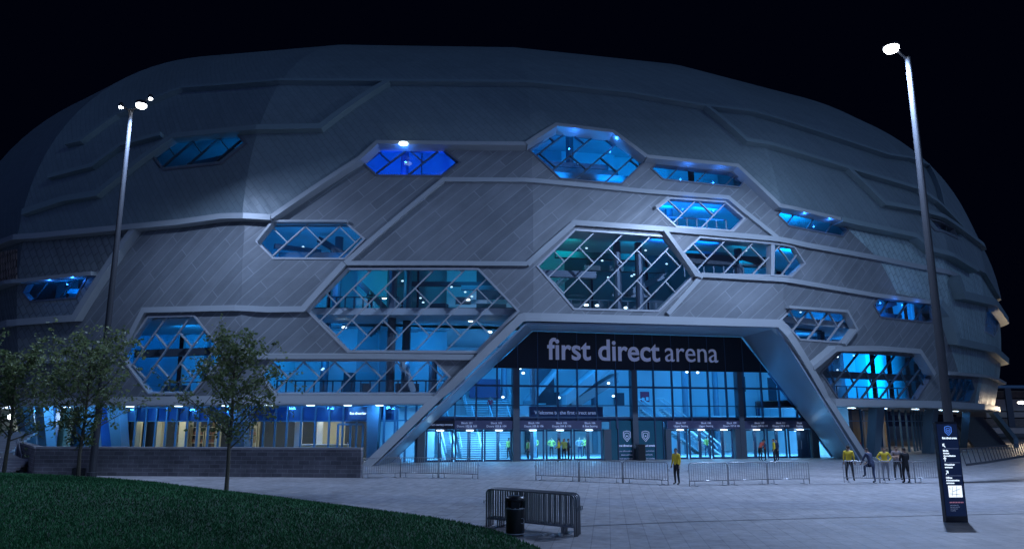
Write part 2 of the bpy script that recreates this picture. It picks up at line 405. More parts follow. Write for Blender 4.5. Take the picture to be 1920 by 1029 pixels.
# windows: outline in the photograph, lattice cell, style, light energy, light colour
BL = (.0, .30, 1.0); VI = (.0, .07, 1.0); TE = (.0, .42, .80)
WIN = [
 ([(286,293),(330,258),(441,247),(465,272),(418,309),(307,321)], 2.6, 'x', 150, (.0,.33,1), 23),
 ([(676,303),(713,277),(834,279),(865,305),(830,331),(705,330)], 2.6, 'x', 420, VI, 23),
 ([(989,281),(1042,245),(1145,257),(1211,303),(1166,347),(1049,336)], 2.5, 'x', 420, BL, 23),
 ([(1219,316),(1228,307),(1372,323),(1399,339),(1388,352),(1242,337)], 2.6, '/', 330, BL, 23),
 ([(1230,391),(1255,371),(1360,378),(1397,410),(1376,434),(1267,426)], 2.6, 'x', 300, (.0,.2,1), 17),
 ([(1456,403),(1467,391),(1576,416),(1591,432),(1581,444),(1478,424)], 2.4, '/', 330, BL, 17),
 ([(1728,408),(1744,412),(1786,430),(1794,449),(1750,433)], 3.0, '/', 0, BL, 17),
 ([(480,453),(511,417),(650,417),(685,448),(648,486),(511,485)], 2.5, 'x', 120, (.0,.30,1), 17),
 ([(41,549),(51,531),(166,517),(144,558),(56,566)], 2.8, '/', 1100, (.0,.24,1), 11),
 ([(226,669),(278,592),(365,590),(424,664),(362,739),(278,739)], 2.3, 'x', 290, (.005,.34,1), 5),
 ([(485,707),(508,675),(816,675),(846,707),(818,739),(514,739)], 2.3, 'x', 170, (.005,.32,1), 5),
 ([(575,582),(651,503),(898,503),(974,583),(898,661),(651,660)], 2.3, 'x', 62, (.0,.36,.9), 8),
 ([(1006,499),(1077,430),(1247,442),(1304,515),(1236,584),(1075,580)], 2.3, 'x', 200, TE, 11),
 ([(1279,474),(1311,444),(1490,463),(1510,494),(1484,519),(1311,514)], 2.4, 'x', 150, TE, 14),
 ([(1462,599),(1483,578),(1587,587),(1604,617),(1583,643),(1499,637)], 2.4, 'x', 90, TE, 8),
 ([(1637,572),(1645,559),(1750,571),(1756,600),(1745,605),(1650,595)], 2.6, '/', 210, (.0,.22,1), 11),
 ([(1538,698),(1575,659),(1721,667),(1746,708),(1719,750),(1571,748)], 2.5, 'x', 520, (.01,.30,1), 5),
 ([(1762,728),(1778,707),(1821,709),(1827,728),(1816,754),(1770,752)], 2.2, 'x', 700, (.0,.32,1), 5),
 ([(1847,590),(1852,573),(1871,585),(1870,620),(1864,632),(1845,622)], 2.4, 'x', 400, (.0,.26,1), 8),
]
HOLES = []
for i, (px, cell, style, en, colr, zf) in enumerate(WIN): HOLES.append(UV(px, 0.))
PORTAL_PX = [(983,593),(1462,607),(1618,846),(1618,900),(694,905),(694,871)]
PORTAL = UV(PORTAL_PX[:2], 0.)
_pr = UV([(1618,846),(694,871)], 0.)
PORTAL = PORTAL+[(_pr[0][0]+.3, 0.2), (_pr[1][0]-.3, 0.2)]
C_PX = [(0,453),(62,442),(334,416),(412,405),(507,407),(674,296),(707,266),(853,268),(985,269),(1044,233),(1150,246),(1213,293),(1384,310),(1411,335),(1463,385),(1580,411),(1719,441),(1752,468),(1836,506)]
C0 = UV(C_PX, .5)
UE = R(94)*RU
# upper shell
shell_poly = [(-UE, C0[0][1]-.5)]+C0+[(UE, C0[-1][1]-.5), (UE, TTOP-.01), (-UE, TTOP-.01)]
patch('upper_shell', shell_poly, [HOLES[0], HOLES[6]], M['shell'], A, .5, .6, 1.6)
mb = MB(); ring = [tuple(P(a, TTOP, .5)) for a in np.radians(np.arange(-94, 95, 4))]; mb.add(ring, [tuple(range(len(ring)))[::-1]]); mb.build('roof_cap', M['shell'], A)
# lower cladding (behind the ledges)
TB = 5.85
bl = UV([(255,424),(140,600),(105,668)], 0.); bl = bl+[(bl[-1][0], TB)]
brd = UV([(1580,411),(1591,431),(1648,486),(1682,550),(1760,566),(1778,640),(1797,697),(1836,700)], 0.); brd = brd+[(brd[-1][0]+.2, TB)]
up = lambda p, d=1.3: (p[0], p[1]+d)
Cm = [up(p) for p in C0 if bl[0][0]+.5 < p[0] < brd[0][0]-.5]
gp = [up(bl[0])]+Cm+[up(brd[0])]+brd+bl[::-1]
patch('grey_cladding', gp, HOLES+[PORTAL], M['grey'], A, 0., .3, 1.4)
Cl = [up(p) for p in C0 if p[0] < bl[0][0]-.5]
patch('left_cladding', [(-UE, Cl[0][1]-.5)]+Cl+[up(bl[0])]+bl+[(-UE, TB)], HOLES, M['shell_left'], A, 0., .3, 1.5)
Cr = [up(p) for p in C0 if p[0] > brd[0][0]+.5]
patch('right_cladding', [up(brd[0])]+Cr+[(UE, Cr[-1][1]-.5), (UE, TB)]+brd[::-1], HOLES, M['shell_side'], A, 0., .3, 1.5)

patch('warm_lit_cladding', UV([(-14,474),(31,467),(31,526),(-14,532)], .06), [], tiles('warm_lit_shingle', (.62,.46,.36), (.75,.58,.46), (.2,.14,.1), .8, .6, R(58), .08, rough=.3, metal=.3, noise=.4, nscale=.8, bump=.8), A, .06, .1, 1.)  # patch of cladding with warm lamplight painted into its colour
# ledges and trim bands: traced lines, width in metres, inner and outer offset
def ledge(px, w, o0=-.25, o1=.28, m='trim', pre=None, post=None, name='ledge'):
    mb = MB(); p = UV(px, o1)
    if pre is not None: p = [pre(p[0])]+p
    if post is not None: p = p+[post(p[-1])]
    strip(mb, p, w, o0, o1); return mb.build(name, M[m], A)
toL = lambda p: (-UE, p[1]); toR = lambda p: (UE, p[1])
# edge of the upper shell
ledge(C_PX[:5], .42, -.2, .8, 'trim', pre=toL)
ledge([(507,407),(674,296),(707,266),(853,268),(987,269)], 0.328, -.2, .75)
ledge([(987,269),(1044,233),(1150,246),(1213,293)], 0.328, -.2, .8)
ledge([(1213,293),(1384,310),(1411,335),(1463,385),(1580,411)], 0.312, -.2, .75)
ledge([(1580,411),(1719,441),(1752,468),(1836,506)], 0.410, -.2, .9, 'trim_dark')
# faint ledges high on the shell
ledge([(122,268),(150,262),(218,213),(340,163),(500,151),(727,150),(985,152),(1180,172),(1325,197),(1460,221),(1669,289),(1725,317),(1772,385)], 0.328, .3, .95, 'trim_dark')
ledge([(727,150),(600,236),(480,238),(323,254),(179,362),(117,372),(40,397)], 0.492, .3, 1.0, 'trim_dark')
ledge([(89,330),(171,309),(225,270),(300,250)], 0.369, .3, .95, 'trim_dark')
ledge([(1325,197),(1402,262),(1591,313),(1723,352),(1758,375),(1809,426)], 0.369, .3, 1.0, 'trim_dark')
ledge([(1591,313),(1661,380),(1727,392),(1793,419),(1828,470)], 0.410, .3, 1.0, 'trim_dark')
# D: second course
ledge([(647,493),(832,336),(985,337),(1209,358),(1366,370),(1398,397),(1458,445)], 0.344)
# left course under it
ledge([(645,493),(567,579),(500,580),(440,577),(268,581),(226,664)], 0.410)
# E: middle course
ledge([(650,493),(820,493),(989,494)], 0.312)
ledge([(989,495),(1078,417),(1248,429),(1440,446),(1513,459),(1645,483),(1747,504),(1800,519)], 0.410)
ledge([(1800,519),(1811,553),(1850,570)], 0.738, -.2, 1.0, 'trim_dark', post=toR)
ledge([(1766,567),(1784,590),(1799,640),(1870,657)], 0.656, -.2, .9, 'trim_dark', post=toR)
# F: course under the window on the right
ledge([(1253,588),(1318,515),(1480,525),(1642,553),(1752,567)], 0.344)
ledge([(1247,430),(1306,514),(1318,518)], 0.295, -.25, .45)
# window frames edges and lower courses
ledge([(462,668),(700,668),(889,670)], 0.369)
ledge([(190,420),(250,424)], 0.328)
ledge([(252,424),(137,596),(105,598),(30,604)], 0.508, -.2, .7, 'trim', post=lambda p: (-UE, p[1]))
ledge([(170,512),(120,517),(40,526),(0,531)], 0.295, -.2, .9, 'trim', post=lambda p: (-UE, p[1]))
ledge([(108,676),(60,677),(0,680)], 0.369, -.2, .7, 'trim', post=lambda p: (-UE, p[1]))
ledge([(480,452),(511,414),(650,414)], 0.164, -.25, .4)
ledge([(1526,690),(1569,654),(1669,654),(1727,659),(1754,702)], 0.369, -.2, .8)
ledge([(1230,388),(1254,369)], 0.205, -.25, .4)
ledge([(1480,575),(1590,583),(1608,617),(1586,646)], 0.205, -.25, .45)
ledge([(1660,652),(1727,655)], 0.098, -.2, .5, 'trim')
ledge([(1780,700),(1836,704),(1872,710)], 0.246, -.2, .8, 'trim', post=toR)
# soffit edge band all round, broken by the portal
tL = cast(818, 750, .8)[0]*RU; tR = cast(1571, 757, .8)[0]*RU
for a, b in ((-UE, tL), (tR, UE)):
    mb = MB(); strip(mb, [(a, 5.65), (b, 5.65)], .64, -.5, .6); mb.build('ledge', M['trim'], A)
# flat fins on the right flank that break the outline
for q in ([(1752,468),(1836,506)], [(1828,470),(1850,510)]):
    pass

# windows
wins = []
for i, (px, cell, style, en, colr, zf) in enumerate(WIN):
    h = HOLES[i]; off = .5 if i in (0, 6) else 0.
    if off: h = UV(px, .4)
    dark = i in (0, 1, 2, 3, 5, 6, 8, 15, 16, 17)
    mb = MB(); c = np.array(h).mean(0)
    ins = [tuple(np.array(p)+(c-np.array(p))*(.07/np.hypot(*(c-np.array(p))))) for p in h]
    strip(mb, ins, .14, off-.45, off+.06, closed=True)
    w = mb.build('window', M['frame'] if dark else M['bars'], A); wins.append(w)
    mb = MB(); rs = resample(h, 1.2, True); q = PU([p[0] for p in rs], [p[1] for p in rs], off-.28)
    cc = PU(c[0], c[1], off-.28); mb.add([tuple(cc)]+[tuple(p) for p in q], [(0, 1+k, 1+(k+1) % len(q)) for k in range(len(q))])
    mb.build('glass', M['glass'], w)
    mb = MB(); ha = np.array(h); u0, t0 = ha.min(0); u1, t1 = ha.max(0); hgt = t1-t0
    k = -math.ceil(hgt/cell)-1; bw = .085
    slope = 1.0
    while u0+k*cell < u1+1:
        ub = u0+k*cell+.9
        sg = clipseg((ub, t0), (ub+hgt*slope, t1), h)
        if sg:
            if style == '/': mb = MB()
            strip(mb, sg, bw, off-.30, off-.12)
            if style == '/': mb.build('glazing_bar', M['bars_dark'] if dark else M['bars'], w)
        if style == 'x':
            m = 0
            while m*cell*1.0 < hgt+cell:
                tv = t0+m*cell*1.02
                sg = clipseg((ub+tv-t0+cell/2-cell/2, tv), (ub+tv-t0+cell/2, tv-cell/2), h)
                if sg: strip(mb, sg, bw*.9, off-.30, off-.13)
                m += 1
        k += 1
    if style == 'x': mb.build('glazing_lattice', M['bars_dark'] if dark else M['bars'], w)
# divider in the long window
mb = MB(); strip(mb, UV([(1448,459),(1447,517)], 0.), .3, -.5, .1); mb.build('window_post', M['bars'], A)

# ------------------------------------------------------------------ portal and entrance plane
pf = UV([(692,873),(977,596)], .7); pf2 = UV([(977,596),(985,594),(1240,600),(1462,606)], .7); pf3 = UV([(1462,606),(1540,726),(1622,849)], .7)
mb = MB(); strip(mb, [(pf[0][0]-.25, .95)]+pf[1:]+pf2[1:]+pf3[1:-1]+[(pf3[-1][0]+.25, .95)], .58, -.35, .75)
mb.build('portal_frame', M['trim'], A)
EY0, ESL = 61.0, .235
EN = Vector((ESL, -1, 0)).normalized(); EU = Vector((1, ESL, 0)).normalized()   # outward normal, direction along the front
E0 = Vector((0, EY0, 0))
def EP(x, y, d=0.):                      # pixel on the entrance plane pushed back by d -> point
    o = Vector((0, 0, CAMH)); r = Vector(ray(x, y)); p0 = E0-EN*d
    return o+r*((p0-o).dot(EN)/r.dot(EN))
def EUZ(x, y, d=0.):
    p = EP(x, y, d); return (p-E0).dot(EU), p.z
def EW(u, z, d=0.): return E0+EU*u+Vector((0, 0, z))-EN*d
I1 = EUZ(997, 617); I2 = EUZ(1391, 632); I3 = EUZ(1563, 853); I4 = EUZ(730, 866)
ZT = (I1[1]+I2[1])/2
I = [(I4[0], 0), (I1[0], ZT), (I2[0], ZT), (I3[0], 0)]
def topz(u):
    if u < I[0][0] or u > I[3][0]: return 0.
    if u < I[1][0]: return ZT*(u-I[0][0])/(I[1][0]-I[0][0])
    if u > I[2][0]: return ZT*(I[3][0]-u)/(I[3][0]-I[2][0])
    return ZT
def uat(z, side):
    return I[0][0]+(I[1][0]-I[0][0])*z/ZT if side < 0 else I[3][0]-(I[3][0]-I[2][0])*z/ZT
# reveal panels between the portal frame and the glass
Oq = [PU(*p, .55) for p in UV([(703,873),(987,606),(1457,613),(1612,852)], .55)]
Oq[0][2] = Oq[3][2] = 0.01
Iq = [np.array(EW(*p, -.12)) for p in I]; Iq[0][2] = Iq[3][2] = .01
for k in range(3):
    mb = MB(); n, m_ = 10, 4
    g = [[tuple((Oq[k]*(1-i/n)+Oq[k+1]*i/n)*(1-j/m_)+(Iq[k]*(1-i/n)+Iq[k+1]*i/n)*j/m_) for j in range(m_+1)] for i in range(n+1)]
    for i in range(n):
        for j in range(m_): mb.quad(g[i][j], g[i+1][j], g[i+1][j+1], g[i][j+1])
    o = mb.build('portal_reveal', M['reveal'], A)
    sm = o.modifiers.new('Solidify', 'SOLIDIFY'); sm.thickness = .12; sm.offset = 0
# concrete foot blocks of the portal
for x, y in ((1583,850), (726,866)):
    p = G(x, y); mb = MB(); mb.add([p+Vector(q) for q in ((-1.1,-.6,0),(1.2,-.6,0),(1.2,.8,0),(-1.1,.8,0),(-.2,-.3,1.5),(.7,-.3,1.5),(.7,.5,1.5),(-.2,.5,1.5))],
        [(3,2,1,0),(4,5,6,7),(0,1,5,4),(1,2,6,5),(2,3,7,6),(3,0,4,7)]); mb.build('portal_foot', M['reveal'], A)
ZS = EUZ(1150, 693)[1]; Z2 = EUZ(1150, 725)[1]; Z3 = EUZ(1150, 760)[1]; ZF1 = EUZ(1150, 788)[1]; ZF0 = EUZ(1150, 803)[1]
# black fascia panels and its lettering (a sign of its own)
sg = empty('arena_sign', EW(8, ZS), 'black fascia sign over the entrance with big pale letters reading first direct arena', 'sign')
mb = MB(); ul, ur = uat(ZS, -1)+.1, uat(ZS, 1)-.1
a_, b_, c_, d_ = (ul, ZS), (I[1][0]+.1, ZT-.1), (I[2][0]-.1, ZT-.1), (ur, ZS)
for dd in (.05, .3): pass
fr = [EW(*q, .0) for q in (a_, b_, c_, d_)]; bk = [EW(*q, .3) for q in (a_, b_, c_, d_)]
mb.add(fr+bk, [(0,3,2,1),(4,5,6,7),(0,1,5,4),(1,2,6,5),(2,3,7,6),(3,0,4,7)]); mb.build('fascia_board', M['fascia'], sg)
mb = MB(); um = [EUZ(x, 655)[0] for x in (1045,1083,1119,1154,1189,1225,1259,1292,1327,1358,1391)]; st = (um[-1]-um[0])/10
for k in range(-6, 13):
    u = um[0]+k*st; zt = min(topz(u), ZT)-.12
    if zt > ZS+.2: mb = MB(); mb.bar(EW(u, ZS, -.01), EW(u, zt, -.01), .05, .03, up=EN); mb.build('panel_joint', M['mull'], sg)
def EM(u, z, d=0.):                      # text matrix on the entrance plane
    p = EW(u, z, d); return Matrix(((EU.x, 0, EN.x, p.x), (EU.y, 0, EN.y, p.y), (0, 1, 0, p.z), (0, 0, 0, 1)))
u0, z0 = EUZ(1026, 673); u1, _ = EUZ(1237, 678); u2, z2 = EUZ(1247, 679); u3, _ = EUZ(1346, 680)
zc = (z0+EUZ(1237,677)[1])/2
hz = EUZ(1040, 636)[1]-z0
textmesh('lettering', 'first direct', hz*1.52, M['letter'], EM(u0, zc, -.06), sg, bold=.024*hz, extrude=.04, width=u1-u0)
textmesh('lettering', 'arena', hz*1.52, M['letter'], EM(u2, zc, -.06), sg, bold=-.004, extrude=.04, width=u3-u2)
# glazing: mullions, transoms, glass
gl = MB(); 
def polyclip_u(z0_, z1_):
    return [EW(uat(z0_, -1), z0_, .15), EW(uat(z1_, -1), z1_, .15), EW(uat(z1_, 1), z1_, .15), EW(uat(z0_, 1), z0_, .15)]
q = polyclip_u(ZF0, ZS); gl.add(q, [(0, 3, 2, 1)])
eg = MB()
for k in range(-14, 18):
    u = um[0]+k*st; zt = min(topz(u), ZS)
    if zt > ZF0+.3: eg.bar(EW(u, ZF0, .1), EW(u, zt, .1), .11, .22, up=EN)
for z, h_ in ((Z2, .16), (Z3, .07), (ZF1+.25, .12)):
    eg.bar(EW(uat(z, -1), z, .1), EW(uat(z, 1), z, .1), h_, .2, up=EN)
for s_ in (-1, 1): eg.bar(EW(uat(.1, s_), .1, .1), EW(uat(ZS, s_), ZS, .1), .2, .2, up=EN)
ego = eg.build('entrance_glazing', M['mull'], A); gl.build('glass', M['hallglass'], ego)
def zone(x0, x1, z0_, z1_, mt, name, d0=-.1, d1=.45, parent=None):
    ua, ub = EUZ(x0, 800)[0], EUZ(x1, 800)[0]; mb = MB()
    vs = [EW(u, z, d) for d in (d0, d1) for u, z in ((ua, z0_), (ub, z0_), (ub, z1_), (ua, z1_))]
    mb.add(vs, [(0,1,2,3),(7,6,5,4),(0,4,5,1),(1,5,6,2),(2,6,7,3),(3,7,4,0)])
    return mb.build(name, M[mt], parent or A)
zone(783, 1127, ZF0-.05, ZF1, 'doorsign', 'door_fascia', -.15, .5)
zone(1250, 1522, ZF0-.05, ZF1, 'doorsign', 'door_fascia', -.15, .5)
for x0, x1, zt in ((783,797,ZF0-.06), (961,973,ZS), (1131,1144,ZF0-.06), (1185,1195,ZS), (1246,1256,ZF0-.06), (1376,1396,ZF0-.06), (1385,1394,ZS), (1519,1531,ZF0-.06)):
    zone(x0, x1, 0, zt, 'steel', 'entrance_pillar', -.2 if zt < ZS else -.25, .42)
# doors: one part per bay, two leaves each
def door(x0, x1, lab=None):
    ua, ub = EUZ(x0, 830)[0], EUZ(x1, 830)[0]; mb = MB(); z1 = ZF0-.06; uc = (ua+ub)/2
    for u, w in ((ua+.06, .12), (uc-.07, .1), (uc+.07, .1), (ub-.06, .12)): mb.box(EW(u, z1/2, .1), (w, .12, z1), math.atan(ESL))
    for z, h_ in ((.08, .16), (z1-.08, .14)): mb.box(EW(uc, z, .1), (ub-ua, .1, h_), math.atan(ESL))
    d = mb.build('door', M['mull'], A)
    mb = MB(); mb.quad(EW(ua, .1, .1), EW(ub, .1, .1), EW(ub, z1, .1), EW(ua, z1, .1)); mb.build('glass', M['hallglass'], d)
    for s_ in (-1, 1):
        mb = MB(); mb.tube([EW(uc+s_*.2, .75, -.02), EW(uc+s_*.2, 1.5, -.02)], .02, 6); mb.build('handle', M['galv'], d)
    mb = MB(); mb.box(EW(uc, z1+.02-.08, -.28), (.55, .22, .08), math.atan(ESL)); mb.build('downlight', M['doorlamp'], A)
    area('door_light', EW(uc, z1-.12, -.28), EW(uc, 0, -1.2), .5, 14, (.35, .7, 1), A)
for x0, x1 in ((798,850),(853,906),(908,960),(974,1021),(1024,1073),(1076,1130),(1257,1290),(1293,1333),(1336,1375),(1397,1436),(1439,1476),(1479,1518)): door(x0, x1)
zone(1500, 1518, .05, ZF0-.1, 'mull', 'door_panel', .12, .2)
# glazed bay with crest posters between the door groups
uA, uB = EUZ(1145, 830)[0], EUZ(1245, 830)[0]
mb = MB(); mb.quad(EW(uA, 0, .1), EW(uB, 0, .1), EW(uB, ZF1, .1), EW(uA, ZF1, .1))
M['tealglass'] = mat('teal_printed_glass', (.02,.11,.16), .15, 0, .25, .6)
gb = mb.build('printed_glass_bay', M['tealglass'], A)
mb = MB()
for x in (1145, 1160, 1194, 1230, 1245): 
    u = EUZ(x, 830)[0]; mb.box(EW(u, ZF1/2, .08), (.08, .16, ZF1), math.atan(ESL))
mb.build('bay_mullion', M['mull'], gb)
def shield(mb, u, z, s, fn, w=.07):
    pts = [(-.5, .55), (0, .68), (.5, .55), (.5, -.15), (0, -.72), (-.5, -.15)]
    for sc in (1., .62):
        q = [fn(u+p[0]*s*sc, z+p[1]*s*sc) for p in pts]
        for i in range(6): mb.bar(q[i], q[(i+1) % 6], w*s, .02, up=EN)
    mb.bar(fn(u-.1*s, z), fn(u+.1*s, z), .2*s, .02, up=EN)
for x in (1176, 1211):
    u, z = EUZ(x, 817); mb = MB(); shield(mb, u, z, .62, lambda a, b: EW(a, b, .06)); mb.build('crest', M['pale_letter'], gb)
    zt = z-.85
    textmesh('lettering', 'first direct arena', .24, M['pale_letter'], EM(u, zt, .06), gb, bold=.01, extrude=.01, align='CENTER')
    for k, s_ in enumerate(('box office and tickets', 'doors and levels', 'thank you for coming')):
        textmesh('lettering', s_, .17, M['letter'], EM(u, zt-.42-.3*k, .06), gb, extrude=.01, align='CENTER')
# lettering over the doors
for x, l1, l2 in ((875,'Block 101','Doors 102 & 103'),(930,'Block 102','Doors 103 & 104'),(1000,'Block 104','Doors 103 & 106'),(1052,'Block 105','Doors 104 & 106'),(1105,'Block 106','& Box Seating'),
                  (1275,'Block 107','Upper Seating'),(1322,'Block 108','Upper Seating'),(1370,'Block 109','Doors 107 & 108'),(1422,'Block 110','Doors 109 & 111'),(1462,'Block 111','Doors 110 & 112'),(1497,'Block','Seating')):
    u = EUZ(x, 796)[0]
    for k, s_ in enumerate((l1, l2)):
        textmesh('lettering', s_, .23, M['pale_letter'], EM(u, ZF1-.27-.25*k, -.17), A, extrude=.008, align='CENTER')
mb = MB(); u = EUZ(822, 796)[0]; mb.box(EW(u, (ZF0+ZF1)/2, -.22), (2.5, .1, ZF1-ZF0), math.atan(ESL)); ds = mb.build('door_sign', M['fascia'])
tag(ds, 'black strip sign over the leftmost door reading first direct courtesy entrance', 'sign')
textmesh('lettering', 'first direct courtesy entrance', .24, M['pale_letter'], EM(u, (ZF0+ZF1)/2-.07, -.29), ds, extrude=.008, align='CENTER', width=2.2)

# ------------------------------------------------------------------ entrance hall behind the glass
HB = 15.0
uL, uR = I[0][0]-1, I[3][0]+2
mb = MB(); mb.quad(EW(uL, -.0, HB), EW(uR, 0, HB), EW(uR, ZT, HB), EW(uL, ZT, HB)); mb.build('hall_wall', M['white'], A)
mb = MB(); mb.quad(EW(uL, 0, .2), EW(uL, 0, HB), EW(uL, ZT, HB), EW(uL, ZT, .2)); mb.build('hall_wall', M['panel_grey'], A)
mb = MB(); mb.quad(EW(uR, 0, HB), EW(uR, 0, .2), EW(uR, ZT, .2), EW(uR, ZT, HB)); mb.build('hall_wall', M['white'], A)
mb = MB(); mb.quad(EW(uL, ZT, HB), EW(uR, ZT, HB), EW(uR, ZT, .2), EW(uL, ZT, .2)); mb.build('hall_ceiling', M['panel_grey'], A)
M['hallfloor'] = mat('hall_floor', (.7,.7,.7), .25, 0, .08, .5)
mb = MB(); mb.quad(EW(uL, .012, .25), EW(uR, .012, .25), EW(uR, .012, HB), EW(uL, .012, HB)); mb.build('hall_floor', M['hallfloor'], A)
RZ = math.atan(ESL)
# first floor gallery at the back, stairs and escalators
ZG = ZF1+.5
def hallbox(x0, x1, d0, d1, z0_, z1_, mt, name, refd=None, refy=790):
    ua, ub = EUZ(x0, refy, refd or d0)[0], EUZ(x1, refy, refd or d0)[0]; mb = MB()
    mb.box(EW((ua+ub)/2, (z0_+z1_)/2, (d0+d1)/2), (ub-ua, d1-d0, z1_-z0_), RZ); return mb.build(name, M[mt], A)
def flight(x0, x1, d0, d1, z0_, z1_, n, name='staircase', mt='white', rail=True):
    ua, ub = EUZ(x0, 800, (d0+d1)/2)[0], EUZ(x1, 800, (d0+d1)/2)[0]; mb = MB(); w = ub-ua
    for k in range(n):
        z = z0_+(z1_-z0_)*(k+1)/n; d = d0+(d1-d0)*(k+.5)/n
        mb.box(EW((ua+ub)/2, z-.06, d), (w, (d1-d0)/n*1.25, .1), RZ)
    mb.mi = 1
    for k in range(n):
        z = z0_+(z1_-z0_)*(k+1)/n; d = d0+(d1-d0)*(k+.5)/n
        mb.box(EW((ua+ub)/2, z-.16, d+.12), (w-.02, .03, (z1_-z0_)/n), RZ)
    o = mb.build(name, [M[mt], M['panel_grey']], A)
    if rail:
        for u in np.linspace(ua, ub, 4 if w > 5 else 2):
            m2 = MB(); m2.tube([EW(u, z0_+.95, d0), EW(u, z1_+.95, d1)], .05, 6)
            for k in range(5): m2.tube([EW(u, z0_+(z1_-z0_)*k/4, d0+(d1-d0)*k/4), EW(u, z0_+(z1_-z0_)*k/4+.95, d0+(d1-d0)*k/4)], .03, 5)
            m2.build('handrail', M['white'], o)
    return o
flight(858, 962, 4.5, 9.5, 0, ZG, 20)
flight(868, 955, 10.2, 14.5, ZG, ZG+2.9, 14)
def escalator(x0, x1, d0, d1, z0_, z1_):
    ua, ub = EUZ(x0, 830, (d0+d1)/2)[0], EUZ(x1, 830, (d0+d1)/2)[0]
    o = flight(x0, x1, d0, d1, z0_, z1_, 26, 'escalator', 'panel_grey', False)
    for u in (ua-.1, ub+.1):
        mb = MB(); mb.add([EW(u, z0_, d0), EW(u, z1_, d1), EW(u, z1_+1, d1), EW(u, z0_+1, d0)], [(0,1,2,3)]); mb.build('balustrade', M['hallglass'], o)
        mb = MB(); mb.tube([EW(u, z0_+.6, d0-.5), EW(u, z0_+1.02, d0-.1), EW(u, z1_+1.02, d1), EW(u, z1_+1.0, d1+.6)], .06, 6); mb.build('handrail', M['white'], o)
        mb = MB(); mb.tube([EW(u, z0_-.05, d0), EW(u, z1_-.05, d1)], .14, 6); mb.build('stringer', M['white'], o)
    return o
escalator(826, 842, 3., 10., 0, ZG)
def escalator_side(xa, ya, xb, yb, d, zb):     # runs along the front: from pixel a up to pixel b
    ua, ub = EUZ(xa, ya, d)[0], EUZ(xb, yb, d)[0]; mb = MB(); n = 24
    for k in range(n):
        u = ua+(ub-ua)*(k+.5)/n; z = zb*(k+1)/n
        mb.box(EW(u, z-.08, d+.6), (abs(ub-ua)/n*1.1, 1.1, .14), RZ)
    o = mb.build('escalator', M['panel_grey'], A)
    for dd in (0, 1.2):
        mb = MB(); mb.tube([EW(ua-(ub-ua)*.05, .55, d+dd), EW(ua, 1., d+dd), EW(ub, zb+1., d+dd), EW(ub+(ub-ua)*.08, zb+.95, d+dd)], .07, 6); mb.build('handrail', M['white'], o)
        mb = MB(); mb.bar(EW(ua, -.05, d+dd), EW(ub, zb-.05, d+dd), .08, .45, up=EN); mb.build('stringer', M['white'], o)
        mb = MB(); mb.add([EW(ua, 0, d+dd), EW(ub, zb, d+dd), EW(ub, zb+1, d+dd), EW(ua, 1, d+dd)], [(0,1,2,3)]); mb.build('balustrade', M['hallglass'], o)
    return o
escalator_side(1352, 852, 1245, 780, 7., ZG+.6)
escalator_side(1318, 852, 1205, 780, 9.5, ZG+.6)
hallbox(960, 1200, 9.5, HB-.1, ZG-.25, ZG, 'white', 'gallery_floor')
hallbox(1330, 1560, 10.5, HB-.1, ZG-.25, ZG, 'white', 'gallery_floor')
hallbox(960, 1200, 9.4, 9.46, ZG, ZG+1.0, 'panel_grey', 'gallery_parapet', refd=9.4)
# columns, dark raking undersides of the upper stairs, back rooms
for x, d in ((1000,5.),(1192,6.5),(1390,5.),(1287,10.),(1345,12.),(945,12.5),(1115,13.)):
    u = EUZ(x, 800, d)[0]; mb = MB(); mb.tube([EW(u, 0, d), EW(u, ZT, d)], .3, 12); mb.build('hall_column', M['column'], A)
def rake(x0, y0, x1, y1, d, th=.5, dep=3., mt='steel'):
    a = EP(x0, y0, d); b = EP(x1, y1, d); dv = -EN*dep; mb = MB(); h = Vector((0, 0, th))
    mb.add([a, b, b+h, a+h, a+dv, b+dv, b+h+dv, a+h+dv], [(0,1,2,3),(7,6,5,4),(0,4,5,1),(3,2,6,7),(1,5,6,2),(0,3,7,4)]); return mb.build('raking_stair', M[mt], A)
rake(1062, 762, 1150, 690, 8., 1.1, 3., 'panel_grey')
rake(1072, 770, 1160, 716, 9.2, .9, 2.5, 'panel_grey')
rake(995, 760, 1052, 692, 9., .5, 3., 'panel_grey')
hallbox(1006, 1040, 11, 11.4, ZG+1.2, ZT-1.5, 'dark', 'hall_louvre')
for k, (x0, x1, z0_, z1_, mt) in enumerate(((1025,1050,ZG,ZG+2.4,'dark'),(1155,1172,ZG,ZG+2.4,'dark'),(1330,1352,.1,2.3,'dark'),(1420,1445,ZG,ZG+1.6,'mull'),(985,1005,.1,2.2,'dark'))):
    hallbox(x0, x1, HB-.3, HB-.1, z0_, z1_, mt, 'hall_opening')
hallbox(880, 938, 12.0, 12.3, ZS-2.0, ZS-.2, 'doorsign', 'hall_board')
hallbox(1395, 1402, 6, 6.3, Z2, ZS, 'dark', 'hall_speaker')
# railing of the first floor behind the glass
mb = MB()
for (xa, xb) in ((800, 958), (1200, 1380), (1396, 1540)):
    ua, ub = EUZ(xa, 780, 1.)[0], EUZ(xb, 780, 1.)[0]
    mb.tube([EW(ua, ZF1+1.25, 1.), EW(ub, ZF1+1.25, 1.)], .03, 6)
    n = int((ub-ua)/1.2)
    for k in range(n+1): mb.tube([EW(ua+(ub-ua)*k/n, ZF1+.2, 1.), EW(ua+(ub-ua)*k/n, ZF1+1.25, 1.)], .02, 5)
mb.build('hall_railing', M['galv'], A)
hallbox(800, 1540, .3, 1.6, ZF1-.1, ZF1+.2, 'mull', 'gallery_floor', refd=.6)
